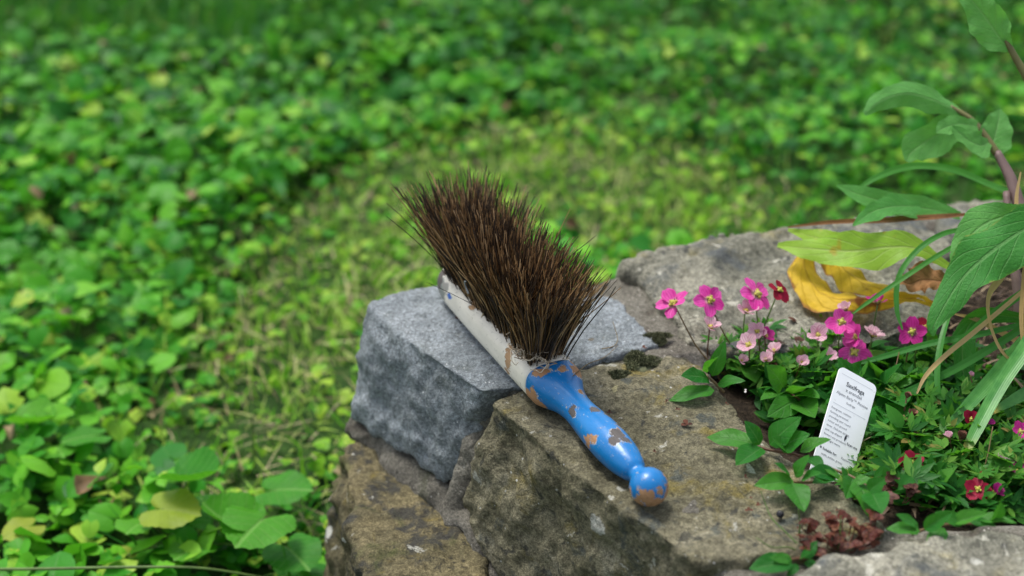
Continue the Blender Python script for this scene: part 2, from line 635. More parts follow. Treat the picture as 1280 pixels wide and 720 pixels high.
# --- foliage
G_DK, G_MD, G_LT = (0.022, 0.075, 0.016), (0.050, 0.145, 0.022), (0.105, 0.215, 0.030)
M_ground = leaf_mat("groundcover_leaf", [(0.0, (0.014, 0.125, 0.015)), (0.25, (0.034, 0.215, 0.014)), (0.6, (0.078, 0.325, 0.017)), (0.88, (0.16, 0.44, 0.028)), (1.0, (0.34, 0.48, 0.06))], vein=0.25, puck=0.3, objscale=40)
M_far = leaf_mat("shaded_far_leaf", [(0.0, (0.008, 0.080, 0.013)), (0.4, (0.016, 0.130, 0.013)), (0.8, (0.045, 0.20, 0.014)), (1.0, (0.13, 0.33, 0.025))], vein=0.2, puck=0.3, objscale=40, tcol=(0.10, 0.32, 0.03))  # far leaves: darker plants, with the far lawn's shade put into the colour
M_deadground = plain_mat("dead_ground_leaf", [(0.0, (0.12, 0.06, 0.03)), (0.5, (0.26, 0.17, 0.08)), (1.0, (0.42, 0.34, 0.20))], trans=0.15)
M_violet = leaf_mat("violet_leaf", [(0.0, (0.030, 0.18, 0.014)), (0.5, (0.060, 0.25, 0.016)), (1.0, (0.105, 0.32, 0.020))], vein=0.6, nveins=6, vein_col=(0.20, 0.42, 0.09), puck=0.9, blotch=((0.10, 0.08, 0.03), 0.72), objscale=70)
M_yellowgreen = leaf_mat("yellowing_leaf", [(0.0, (0.22, 0.30, 0.03)), (1.0, (0.28, 0.34, 0.05))], vein=0.35, vein_col=(0.35, 0.42, 0.12), puck=0.6, blotch=((0.25, 0.15, 0.03), 0.70), tcol=(0.45, 0.5, 0.05))
M_grass = leaf_mat("grass_blade", [(0.0, (0.010, 0.10, 0.014)), (0.5, (0.025, 0.16, 0.018)), (0.85, (0.08, 0.24, 0.025)), (1.0, (0.28, 0.30, 0.10))], vein=0.15, nveins=1, puck=0.1)
M_pathgrass = leaf_mat("worn_grass_blade", [(0.0, (0.10, 0.32, 0.02)), (0.4, (0.23, 0.47, 0.04)), (0.75, (0.42, 0.57, 0.12)), (1.0, (0.68, 0.66, 0.32))], vein=0.1, nveins=1, puck=0.1)
M_straw = plain_mat("dry_straw", [(0.0, (0.20, 0.14, 0.06)), (0.5, (0.42, 0.34, 0.17)), (1.0, (0.60, 0.52, 0.32))], trans=0.2)
M_mint = leaf_mat("sprig_leaf", [(0.0, (0.014, 0.115, 0.018)), (0.5, (0.026, 0.155, 0.020)), (1.0, (0.055, 0.21, 0.025))], vein=0.45, nveins=5, vein_col=(0.10, 0.24, 0.07), puck=0.6, rough=0.38, objscale=90)
M_bed = leaf_mat("bed_leaf", [(0.0, (0.008, 0.068, 0.012)), (0.5, (0.020, 0.125, 0.014)), (0.85, (0.045, 0.185, 0.02)), (1.0, (0.10, 0.24, 0.03))], vein=0.2, puck=0.2)
M_foxglove = leaf_mat("broad_plant_leaf", [(0.0, (0.020, 0.135, 0.022)), (1.0, (0.034, 0.17, 0.027))], vein=0.55, nveins=8, vein_col=(0.13, 0.27, 0.09), puck=1.0, rough=0.5, objscale=110)
M_bigleaf = leaf_mat("big_plant_leaf", [(0.0, (0.045, 0.20, 0.038)), (1.0, (0.055, 0.22, 0.042))], vein=0.6, nveins=8, vein_col=(0.15, 0.33, 0.11), puck=1.0, rough=0.5, objscale=110, edge=((0.20, 0.28, 0.06), 0.60))
M_upleaf = leaf_mat("upper_plant_leaf", [(0.0, (0.085, 0.29, 0.07)), (1.0, (0.12, 0.33, 0.085))], vein=0.55, nveins=8, vein_col=(0.18, 0.36, 0.13), puck=0.8, rough=0.5, objscale=110)
M_limeleaf = leaf_mat("lime_plant_leaf", [(0.0, (0.22, 0.40, 0.045)), (1.0, (0.28, 0.43, 0.05))], vein=0.6, nveins=7, vein_col=(0.33, 0.42, 0.14), puck=0.6, blotch=((0.32, 0.28, 0.03), 0.6), tcol=(0.4, 0.5, 0.04))
M_yellowleaf = leaf_mat("withered_yellow_leaf", [(0.0, (0.62, 0.44, 0.03)), (1.0, (0.66, 0.44, 0.035))], vein=0.4, nveins=7, vein_col=(0.38, 0.20, 0.03), puck=0.9, blotch=((0.22, 0.075, 0.02), 0.555), edge=((0.34, 0.15, 0.05), 0.565), tcol=(0.6, 0.35, 0.02), rough=0.5)
M_browncurl = leaf_mat("dead_brown_leaf", [(0.0, (0.16, 0.07, 0.03)), (1.0, (0.24, 0.12, 0.05))], vein=0.4, vein_col=(0.10, 0.04, 0.02), trans=0.1, puck=1.0, rough=0.7)
M_strap = leaf_mat("strap_leaf", [(0.0, (0.040, 0.18, 0.035)), (1.0, (0.065, 0.23, 0.045))], vein=0.12, nveins=0.5, vein_col=(0.20, 0.34, 0.12), puck=0.25, rough=0.35)
M_sorrel = leaf_mat("red_sorrel_leaf", [(0.0, (0.045, 0.014, 0.012)), (0.5, (0.095, 0.022, 0.020)), (1.0, (0.15, 0.06, 0.035))], vein=0.2, puck=0.2, trans=0.25, tcol=(0.22, 0.03, 0.02))
M_sorrel_dark = leaf_mat("dark_sorrel_leaf", [(0.0, (0.055, 0.022, 0.022)), (1.0, (0.12, 0.05, 0.038))], vein=0.2, puck=0.2, trans=0.2, tcol=(0.2, 0.05, 0.03))
M_stem = plain_mat("green_stem", [(0.0, (0.07, 0.15, 0.03)), (1.0, (0.13, 0.20, 0.05))], rough=0.45)
M_redstem = plain_mat("red_stem", [(0.0, (0.13, 0.06, 0.035)), (1.0, (0.17, 0.12, 0.045))], rough=0.5)
M_purplestem = plain_mat("purple_stem", [(0.0, (0.17, 0.11, 0.10)), (1.0, (0.21, 0.14, 0.13))], rough=0.5, scale=40)
M_olivestem = plain_mat("olive_stem", [(0.0, (0.12, 0.13, 0.04)), (1.0, (0.15, 0.14, 0.05))], rough=0.5, scale=40)


def petal_mat(name, a, b, base, stripe=0.5):
    t = NT(name)
    x, y, z = t.sep(t.coord("UV"))
    nz = t.noise(260, 3)
    ph = t.math('FRACT', t.math('MULTIPLY', t.math('ADD', x, t.math('MULTIPLY', nz, 0.12)), 5.0))
    tri = t.math('ABSOLUTE', t.math('SUBTRACT', ph, 0.5))
    st = t.math('MULTIPLY', t.math('SUBTRACT', 1.0, t.step(tri, 0.03, 0.22)), stripe)
    col = t.mix(t.step(t.noise(120, 3), 0.35, 0.7), a, b)
    col = t.mix(st, col, t.mix(1.0, col, (0.60, 0.18, 0.42), 'MULTIPLY'))
    col = t.mix(t.math('SUBTRACT', 1.0, t.step(y, 0.10, 0.38)), col, base)
    t.done(col, 0.5, t.bump(st, 0.4, 0.0006), 0.25)
    tr = t.n("ShaderNodeBsdfTranslucent")
    t.set(tr.inputs["Color"], col)
    ms = t.n("ShaderNodeMixShader")
    ms.inputs[0].default_value = 0.35
    t.t.links.new(t.b.outputs[0], ms.inputs[1])
    t.t.links.new(tr.outputs[0], ms.inputs[2])
    t.t.links.new(ms.outputs[0], t.out.inputs["Surface"])
    return t.m


M_pink = petal_mat("pink_petal", (0.66, 0.045, 0.34), (0.80, 0.12, 0.48), (0.72, 0.50, 0.48))
M_magenta = petal_mat("magenta_petal", (0.42, 0.015, 0.20), (0.58, 0.03, 0.30), (0.55, 0.25, 0.3))
M_crimson = petal_mat("crimson_petal", (0.25, 0.004, 0.028), (0.36, 0.010, 0.045), (0.25, 0.02, 0.03), 0.3)
M_faded = petal_mat("faded_petal", (0.72, 0.42, 0.52), (0.78, 0.58, 0.60), (0.62, 0.45, 0.42), 0.7)
M_dead = plain_mat("dead_flower", [(0.0, (0.13, 0.05, 0.03)), (1.0, (0.24, 0.12, 0.07))], rough=0.8)
M_anther = plain_mat("flower_centre", [(0.0, (0.45, 0.42, 0.06)), (1.0, (0.55, 0.5, 0.12))], rough=0.6, scale=400)


# --- brush paint: worn patches given in the brush's own coordinates (metres)
def paint_mat(name, paint, var, chips, wood=(0.36, 0.20, 0.10), primer=(0.62, 0.58, 0.50), rough=0.25, nthr=0.70, extra=None, dirt=0.2, stretch=0.45, grey=False):
    t = NT(name)
    mp = t.n("ShaderNodeMapping")
    mp.inputs["Scale"].default_value = (stretch, 1, 1)
    t.t.links.new(t.coord(), mp.inputs["Vector"])
    vec = mp.outputs[0]
    wob = t.noise(230, 7, 0.72, vec)
    wob2 = t.noise(75, 4, 0.6, vec)
    dev = t.math('ADD', t.math('MULTIPLY', t.math('SUBTRACT', wob, 0.5), 0.017), t.math('MULTIPLY', t.math('SUBTRACT', wob2, 0.5), 0.013))
    acc = None
    accd = None
    for (cx, cy, cz, rad, dark) in chips:
        vm = t.n("ShaderNodeVectorMath", operation='DISTANCE')
        t.t.links.new(t.coord(), vm.inputs[0])
        vm.inputs[1].default_value = (cx, cy, cz)
        m = t.math('SUBTRACT', rad, t.math('ADD', vm.outputs["Value"], dev))      # >0 inside
        if dark:
            accd = m if accd is None else t.math('MAXIMUM', accd, m)
        acc = m if acc is None else t.math('MAXIMUM', acc, m)
    rn = t.math('MULTIPLY', t.math('SUBTRACT', t.noise(95, 6, 0.66, vec), nthr), 0.02)
    acc = rn if acc is None else t.math('MAXIMUM', acc, rn)
    bare = t.step(acc, 0.0, 0.0004)
    rim = t.math('MULTIPLY', t.step(acc, -0.0006, -0.0001), t.math('SUBTRACT', 1.0, bare))
    grain = t.n("ShaderNodeMapping")
    grain.inputs["Scale"].default_value = (0.06, 1, 1)
    t.t.links.new(t.coord(), grain.inputs["Vector"])
    gn = t.noise(520, 5, 0.6, grain.outputs[0])
    wcol = t.mix(gn, t.mix(1.0, wood, (0.55, 0.5, 0.45), 'MULTIPLY'), t.mix(1.0, wood, (1.4, 1.4, 1.4), 'MULTIPLY'))
    if accd is not None:
        dk = t.step(accd, -0.001, 0.0004)
        wcol = t.mix(dk, wcol, t.mix(gn, (0.035, 0.032, 0.032), (0.13, 0.115, 0.105)))
    pc = t.mix(t.step(t.noise(30, 5), 0.3, 0.75), paint, var)
    dn = t.noise(160, 5, 0.7)
    pc = t.mix(t.math('MULTIPLY', t.step(dn, 0.58, 0.72), dirt), pc, (0.10, 0.085, 0.06))
    if extra:
        for (col_, cx, cy, cz, rad) in extra:
            vm = t.n("ShaderNodeVectorMath", operation='DISTANCE')
            t.t.links.new(t.coord(), vm.inputs[0])
            vm.inputs[1].default_value = (cx, cy, cz)
            m = t.step(t.math('SUBTRACT', rad, t.math('ADD', vm.outputs["Value"], dev)), 0, 0.0006)
            pc = t.mix(m, pc, col_)
    rim = t.math('MULTIPLY', rim, t.step(t.noise(120, 3), 0.42, 0.6))
    scr = t.n("ShaderNodeMapping")
    scr.inputs["Scale"].default_value = (0.12, 1, 1)
    scr.inputs["Rotation"].default_value = (0, 0, 0.25)
    t.t.links.new(t.coord(), scr.inputs["Vector"])
    sn = t.noise(420, 4, 0.6, scr.outputs[0])
    scm = t.math('MULTIPLY', t.step(sn, 0.66, 0.71), 0.6)
    fl = t.step(t.noise(260, 6, 0.75), 0.63, 0.645)
    pc = t.mix(scm, pc, t.mix(0.5, pc, primer))
    pc = t.mix(t.math('MULTIPLY', fl, 0.85), pc, t.mix(gn, (0.06, 0.05, 0.045), primer))
    col = t.mix(rim, pc, primer)
    col = t.mix(bare, col, wcol)
    rg = t.math('ADD', t.math('ADD', rough, t.math('MULTIPLY', t.noise(60, 4), 0.16)), t.math('MULTIPLY', bare, 0.45))
    hgt = t.math('ADD', t.math('MULTIPLY', bare, -1.0), t.math('MULTIPLY', gn, 0.22))
    hgt = t.math('ADD', hgt, t.math('MULTIPLY', t.noise(45, 4), 1.1))
    hgt = t.math('ADD', hgt, t.math('MULTIPLY', t.noise(150, 4, 0.6, vec), 0.5))
    return t.done(col, rg, t.bump(hgt, 0.75, 0.0006), 0.5)


# ------------------------------------------------------------------ the ground
gm = MB()
# one sheet to the horizon, finer near the wall
xs = np.concatenate([[-80, -30, -10, -4], np.linspace(-2.2, 2.2, 60), [4, 10, 30, 80]])
ys = np.concatenate([[-80, -30, -8, -2], np.linspace(0.2, 4.2, 60), [6, 12, 30, 80]])
X, Y = np.meshgrid(xs, ys, indexing='ij')
Z = np.full_like(X, GZ)
near = (np.abs(X) < 2.1) & (Y > 0.3) & (Y < 4.1)
Z = Z + near * 0.014 * fbm(np.stack([X, Y, X * 0], -1).reshape(-1, 3), 4, 3, 5).reshape(X.shape)
gm.grid(np.stack([X, Y, Z], -1))
lawn = obj("lawn", gm, M_lawn)
tag(lawn, kind="structure")

# ------------------------------------------------------------------ stone wall: stones and mortar
DG = bpy.context.evaluated_depsgraph_get


def remeshed(mb, voxel, smooth_it):
    me = mb.mesh("tmp", [])
    o = bpy.data.objects.new("tmp", me)
    COL.objects.link(o)
    rm = o.modifiers.new("r", 'REMESH')
    rm.mode = 'VOXEL'
    rm.voxel_size = voxel
    sm = o.modifiers.new("s", 'SMOOTH')
    sm.iterations = smooth_it
    sm.factor = 0.5
    dg = DG()
    dg.update()
    res = bpy.data.meshes.new_from_object(o.evaluated_get(dg), depsgraph=dg)
    bpy.data.objects.remove(o)
    return res


def prism(top, bot):
    mb = MB()
    n = len(top)
    V = np.vstack([top, bot])
    F = [(i, (i + 1) % n, n + (i + 1) % n, n + i) for i in range(n)]
    F = [f[::-1] for f in F]
    F.append(tuple(range(n)))
    F.append(tuple(range(2 * n - 1, n - 1, -1)))
    mb.add(V, F)
    return mb


def poly_area(p):
    p = np.asarray(p)
    x, y = p[:, 0], p[:, 1]
    return 0.5 * np.sum(x * np.roll(y, -1) - y * np.roll(x, -1))


def stone(name, outline, z, zbot, mat, parent, lean=(0, 0), grow=0.0, voxel=0.0034, sm=2, amp=(0.0022, 0.006), seed=0, low=None, dents=(), strata=0.0):
    """outline: photo pixels of the stone's upper edge, laid on the level z (z may vary per point)"""
    zs = z if isinstance(z, (list, tuple)) else [z] * len(outline)
    top = np.array([Pz(p[0], p[1], zz) for p, zz in zip(outline, zs)])
    c = top.mean(0)
    bot = top.copy()
    bot[:, :2] = c[:2] + (top[:, :2] - c[:2]) * (1 + grow) + np.array(lean)
    bot[:, 2] = zbot
    for i, q in (low or {}).items():          # lower corners seen on the outer face
        bot[i] = Pz(*q)
    if poly_area(top) < 0:
        top, bot = top[::-1], bot[::-1]
    me = remeshed(prism(top, bot), voxel, sm)
    n = len(me.vertices)
    V = np.empty(n * 3)
    me.vertices.foreach_get("co", V)
    V = V.reshape(-1, 3)
    N = np.empty(n * 3, dtype=np.float32)
    me.vertex_normals.foreach_get("vector", N) if hasattr(me, "vertex_normals") else me.vertices.foreach_get("normal", N)
    N = N.reshape(-1, 3).astype(float)
    side = 1 - np.clip((N[:, 2] - 0.35) / 0.5, 0, 1)
    a = amp[0] * (1 - side) + amp[1] * side
    d = a * (0.9 * fbm(V, 16, 3, seed) + 0.7 * fbm(V, 45, 3, seed + 9)) + 0.45 * a * fbm(V, 28, 2, seed + 4, True)
    d = d + 0.0016 * fbm(V, 120, 3, seed + 20) - 0.0022 * side * np.clip(fbm(V, 60, 3, seed + 24, True) - 0.9, 0, 1)
    # broad unevenness of the quarried faces
    V2 = V + N * d[:, None]
    V2 = V2 + (side * amp[1] * 1.3 * fbm(V, 7, 2, seed + 31))[:, None] * N
    if strata:
        V2 = V2 + N * (side * strata * vnoise(V * np.array([6, 6, 70]), seed + 50))[:, None]
    for (p, r, dep) in dents:
        dist = np.linalg.norm(V2 - np.asarray(p), axis=1)
        V2 = V2 - N * (dep * np.exp(-(dist / r) ** 2))[:, None]
    me.vertices.foreach_set("co", V2.astype(np.float32).ravel())
    me.materials.clear()
    me.materials.append(mat)
    me.polygons.foreach_set("use_smooth", np.ones(len(me.polygons), bool))
    me.transform(Matrix.Translation(-Vector(world_loc(parent))))
    me.update()
    o = bpy.data.objects.new(name, me)
    COL.objects.link(o)
    o.parent = parent
    return o


wall = thing("stone_wall", "low mortared wall of rough grey and brown stones around the flower bed", "stone wall", (0.03, 0.95, GZ))
A = stone("stone", [(458, 378), (505, 364), (548, 357), (640, 372), (768, 372), (800, 400), (828, 430), (740, 452), (690, 470), (640, 486), (602, 490), (560, 462), (506, 424)],
          0.0, -0.112, M_granite, wall, lean=(0, 0), grow=0.0, seed=3, amp=(0.0018, 0.0032), strata=0.0012, sm=1,
          low={0: (440, 524, -0.112), 12: (488, 556, -0.112), 11: (546, 600, -0.112), 10: (562, 598, -0.105), 9: (606, 560, -0.08)})
A["label"] = "blue grey granite stone under the brush head"
B = stone("stone", [(612, 505), (640, 488), (690, 476), (740, 462), (852, 446), (905, 490), (965, 560), (1040, 610), (1108, 655), (1060, 678), (1000, 692), (930, 697), (868, 700), (800, 654), (720, 596), (650, 534)],
          0.0, -0.20, M_sand, wall, lean=(-0.014, -0.010), grow=0.03, seed=14, amp=(0.0024, 0.0045), sm=1,
          low={0: (576, 632, -0.100), 15: (604, 692, -0.128), 14: (676, 764, -0.15), 13: (766, 830, -0.17), 1: (610, 600, -0.10)})
B["label"] = "broad brown sandstone block under the blue handle"
Cs = stone("stone", [(424, 572), (452, 545), (505, 580), (577, 648), (600, 700), (585, 790), (480, 800)],
           -0.130, -0.31, M_sand_dark, wall, lean=(-0.012, -0.010), grow=0.04, seed=25, amp=(0.003, 0.007))
Cs["label"] = "mossy brown stone low in the wall under the grey stone"
D_ = stone("stone", [(578, 676), (610, 688), (670, 740), (700, 800), (600, 800), (585, 720)], -0.15, -0.31, M_pale, wall, seed=33, amp=(0.003, 0.006))
E_ = stone("stone", [(776, 326), (830, 312), (900, 298), (985, 282), (1060, 272), (1140, 268), (1172, 300), (1176, 345), (1165, 405), (1080, 430), (990, 440), (900, 436), (862, 425), (818, 372)],
           [0.004, 0.012, 0.014, 0.012, 0.01, 0.01, 0.006, 0.0, 0, 0, 0, 0, 0, 0], -0.16, M_pale, wall, seed=41, amp=(0.0045, 0.007), lean=(0.004, 0.01))
E_["label"] = "long flat lichen speckled stone behind the pink flowers"
F_ = stone("stone", [(1162, 262), (1215, 250), (1290, 243), (1400, 240), (1420, 300), (1290, 305), (1185, 300)], 0.0, -0.16, M_pale, wall, seed=52, amp=(0.004, 0.007))
G_ = stone("stone", [(985, 722), (1060, 700), (1120, 682), (1180, 668), (1250, 660), (1340, 654), (1460, 650), (1480, 800), (1300, 860), (960, 860)], 0.012, -0.16, M_pale, wall, seed=63, amp=(0.004, 0.007))
G_["label"] = "pale lichened stone in the near right corner"

mt = np.array([Pz(px, py, -0.006) for px, py in
               [(490, 392), (560, 372), (700, 372), (782, 340), (900, 312), (1060, 286), (1200, 268), (1420, 262), (1420, 298), (1200, 300), (1165, 400),
                (1010, 438), (880, 445), (878, 470), (955, 565), (1045, 620), (1120, 660), (1300, 650), (1480, 650), (1480, 800), (1000, 800), (880, 700), (805, 645), (720, 580), (660, 520), (640, 492), (590, 462), (520, 412)]])
if poly_area(mt) < 0:
    mt = mt[::-1]
mbot = mt.copy()

mbot[:, :2] += np.array([-0.010, -0.008])
mbot[:, 2] = GZ - 0.03
mort = remeshed(prism(mt, mbot), 0.006, 3)
V = np.empty(len(mort.vertices) * 3)
mort.vertices.foreach_get("co", V)
V = V.reshape(-1, 3)
V += np.stack([0.005 * fbm(V, 30, 3, 71), 0.005 * fbm(V, 30, 3, 72), 0.0035 * fbm(V, 40, 3, 73)], -1)
mort.vertices.foreach_set("co", V.astype(np.float32).ravel())
mort.materials.clear()
mort.materials.append(M_mortar)
mort.polygons.foreach_set("use_smooth", np.ones(len(mort.polygons), bool))
mort.transform(Matrix.Translation(-Vector(world_loc(wall))))
mo = bpy.data.objects.new("mortar", mort)
COL.objects.link(mo)
mo.parent = wall

def bead(pts, r):
    mb = MB()
    C = catmull([Pz(*p) + np.array([0.007, 0.005, 0]) for p in pts], 24)
    mb.tube(C, r, 10)
    me = remeshed(mb, 0.0032, 3)
    V = np.empty(len(me.vertices) * 3)
    me.vertices.foreach_get("co", V)
    V = V.reshape(-1, 3)
    V += np.stack([0.004 * fbm(V, 45, 4, 171), 0.004 * fbm(V, 45, 4, 172), 0.004 * fbm(V, 45, 4, 173)], -1)
    me.vertices.foreach_set("co", V.astype(np.float32).ravel())
    me.materials.clear()
    me.materials.append(M_mortar)
    me.polygons.foreach_set("use_smooth", np.ones(len(me.polygons), bool))
    me.transform(Matrix.Translation(-Vector(world_loc(wall))))
    o = bpy.data.objects.new("mortar", me)
    COL.objects.link(o)
    o.parent = wall


bead([(436, 530, -0.126), (470, 560, -0.128), (520, 605, -0.130), (566, 645, -0.130), (610, 712, -0.142), (660, 775, -0.165)], 0.0165)
bead([(650, 482, -0.010), (618, 500, -0.020), (598, 530, -0.045), (584, 575, -0.075), (572, 615, -0.105), (568, 650, -0.13), (590, 740, -0.20)], 0.0145)

# soil in the bed
bedpx = [(872, 420), (1000, 420), (1160, 390), (1175, 300), (1420, 285), (1700, 420), (1700, 640), (1300, 668), (1130, 690), (1040, 625), (960, 575), (880, 480)]
bedw = [Pz(px, py, BED)[:2] for px, py in bedpx]
bx = np.array(bedw)
gx = np.linspace(bx[:, 0].min(), bx[:, 0].max(), 90)
gy = np.linspace(bx[:, 1].min(), bx[:, 1].max(), 70)
X, Y = np.meshgrid(gx, gy, indexing='ij')
PP = np.stack([X, Y, X * 0], -1).reshape(-1, 3)
Zb = BED + 0.006 * fbm(PP, 22, 4, 80).reshape(X.shape)
ins = in_poly(X.ravel(), Y.ravel(), bedw).reshape(X.shape)
sb = MB()
vid = -np.ones(X.shape, int)
idx = 0
vs, fs = [], []
for i in range(X.shape[0] - 1):
    for j in range(X.shape[1] - 1):
        if ins[i:i + 2, j:j + 2].any():
            q = []
            for (a, b) in ((i, j), (i + 1, j), (i + 1, j + 1), (i, j + 1)):
                if vid[a, b] < 0:
                    vid[a, b] = idx
                    idx += 1
                    vs.append((X[a, b], Y[a, b], Zb[a, b]))
                q.append(vid[a, b])
            fs.append(tuple(q))
sb.add(vs, fs)
tag(obj("soil", sb, M_soil), kind="structure")

# ------------------------------------------------------------------ the hand brush
K = Pz(811, 611, 0.0135)
U_ = np.array([-0.4487, 0.8937, 0])
brush_yaw = math.atan2(U_[1], U_[0])
brush = thing("hand_brush", "old hand brush with chipped blue handle and dark stiff bristles lying on the wall", "brush", (K[0], K[1], 0.0015))
brush.rotation_euler = (0, 0, brush_yaw)
# brush space: +x from the knob towards the far end, +y is to the LEFT (photo lower left), z up


def loft(secs, n=36, sub=5):
    """secs: (s, yc, zc, a, b, power)"""
    A_ = catmull(np.array(secs, float), (len(secs) - 1) * sub + 1)
    th = np.linspace(0, 2 * math.pi, n, endpoint=False)
    P = []
    for s, yc, zc, a, b, pw in A_:
        c, sn = np.cos(th), np.sin(th)
        r = (np.abs(c) ** pw + np.abs(sn) ** pw) ** (-1 / pw)
        P.append(np.stack([np.full(n, s), yc + a * r * c, zc + b * r * sn], -1))
    return np.array(P)


def capped(P):
    mb = MB()
    mb.grid(P, None, 0, closed=True)
    n = P.shape[1]
    r = P.shape[0]
    mb.f.append(tuple(range(n))[::-1])
    mb.f.append(tuple((r - 1) * n + i for i in range(n)))
    mb.m.extend([0, 0])
    return mb


hand_chips = [
    (0.010, 0.006, 0.010, 0.0032, 0),
    (0.049, -0.002, 0.0300, 0.0057, 1), (0.044, 0.005, 0.0285, 0.0037, 1), (0.040, -0.004, 0.0285, 0.0028, 1),
    (0.060, -0.010, 0.0265, 0.0031, 1), (0.053, -0.006, 0.0300, 0.0033, 0),
    (0.058, 0.012, 0.022, 0.0039, 0), (0.065, 0.0135, 0.016, 0.0041, 0), (0.098, 0.0095, 0.022, 0.0044, 1),
    (0.085, -0.004, 0.0300, 0.0043, 1), (0.076, -0.0105, 0.026, 0.0028, 1), (0.072, -0.012, 0.022, 0.0037, 0),
    (0.140, 0.017, 0.016, 0.0053, 0), (0.146, 0.020, 0.011, 0.0055, 0), (0.135, 0.018, 0.008, 0.0055, 0), (0.143, 0.009, 0.0325, 0.0051, 0), (0.146, 0.014, 0.030, 0.0028, 0),
    (0.138, -0.004, 0.0325, 0.0046, 0), (0.136, -0.018, 0.0285, 0.0078, 0), (0.147, -0.020, 0.026, 0.0064, 0),
    (0.029, -0.009, 0.017, 0.0023, 0), (0.112, -0.007, 0.0255, 0.0024, 0)]
M_blue = paint_mat("worn_blue_paint", (0.001, 0.135, 0.385), (0.003, 0.168, 0.455), hand_chips, nthr=0.69, dirt=0.5)
knob_chips = [(-0.0095, 0.0075, 0.0155, 0.0062, 0), (-0.012, -0.001, 0.018, 0.0040, 0), (-0.011, 0.001, 0.008, 0.0075, 0), (-0.003, 0.011, 0.006, 0.0065, 0),
              (0.003, 0.012, 0.012, 0.004, 0), (-0.009, -0.008, 0.014, 0.006, 0), (-0.002, -0.010, 0.0205, 0.0035, 0)]
M_knob = paint_mat("worn_blue_knob_paint", (0.001, 0.135, 0.385), (0.003, 0.168, 0.455), knob_chips, nthr=0.69, dirt=0.5, stretch=1.0, extra=None)
M_white = paint_mat("worn_white_paint", (0.78, 0.74, 0.64), (0.70, 0.66, 0.56),
                    [(0.185, 0.0195, 0.024, 0.0050, 0), (0.183, 0.022, 0.017, 0.0052, 0), (0.186, 0.0225, 0.010, 0.005, 0), (0.190, 0.017, 0.029, 0.004, 0),
                     (0.328, 0.016, 0.022, 0.009, 1), (0.334, 0.010, 0.020, 0.008, 1), (0.262, 0.0150, 0.0325, 0.006, 0)],
                    wood=(0.42, 0.27, 0.15), primer=(0.58, 0.54, 0.46), rough=0.5, nthr=0.69, dirt=0.8,
                    extra=[((0.03, 0.12, 0.45), 0.300, 0.0215, 0.022, 0.0034), ((0.22, 0.24, 0.22), 0.322, 0.019, 0.018, 0.012), ((0.30, 0.29, 0.26), 0.31, 0.02, 0.026, 0.006)])

handle_secs = [(0.0105, 0, 0.0138, 0.0085, 0.0085, 2), (0.0165, 0, 0.0142, 0.0070, 0.0070, 2), (0.022, 0, 0.0146, 0.0098, 0.0098, 2), (0.036, 0, 0.0150, 0.0131, 0.0131, 2),
               (0.055, 0, 0.0152, 0.0146, 0.0146, 2), (0.076, 0, 0.0152, 0.0140, 0.0140, 2), (0.096, 0, 0.0152, 0.0123, 0.0123, 2), (0.108, 0, 0.0155, 0.0122, 0.0120, 2),
               (0.120, 0, 0.0158, 0.0142, 0.0130, 2.1), (0.130, 0, 0.016, 0.0182, 0.0146, 2.4), (0.137, 0, 0.0163, 0.0212, 0.0156, 2.8), (0.142, 0, 0.0164, 0.0220, 0.0160, 3), (0.151, 0, 0.0164, 0.0222, 0.0161, 3)]
handle = obj("handle", capped(loft(handle_secs)), M_blue, brush, local=True)
kp = []
for k in range(19):
    a = math.pi * (k + 0.15) / 18.3
    kp.append((-0.0142 * math.cos(a), 0, 0.0138, 0.0142 * math.sin(a), 0.0142 * math.sin(a), 2))
knob = obj("knob", capped(loft(kp, 32, 1)), M_knob, handle, local=True)
stock_secs = [(0.1505, 0, 0.0163, 0.0219, 0.0158, 3), (0.18, 0, 0.0163, 0.0219, 0.0158, 3.2), (0.22, 0, 0.0163, 0.0217, 0.0157, 3.2), (0.27, 0, 0.0163, 0.0214, 0.0156, 3.2), (0.31, 0, 0.0164, 0.0208, 0.0156, 3),
              (0.326, 0, 0.0166, 0.0196, 0.0152, 2.7), (0.335, 0, 0.0168, 0.0165, 0.0135, 2.5), (0.3395, 0, 0.017, 0.011, 0.0095, 2.2), (0.341, 0, 0.0172, 0.003, 0.003, 2)]
stock = obj("stock", capped(loft(stock_secs)), M_white, brush, local=True)

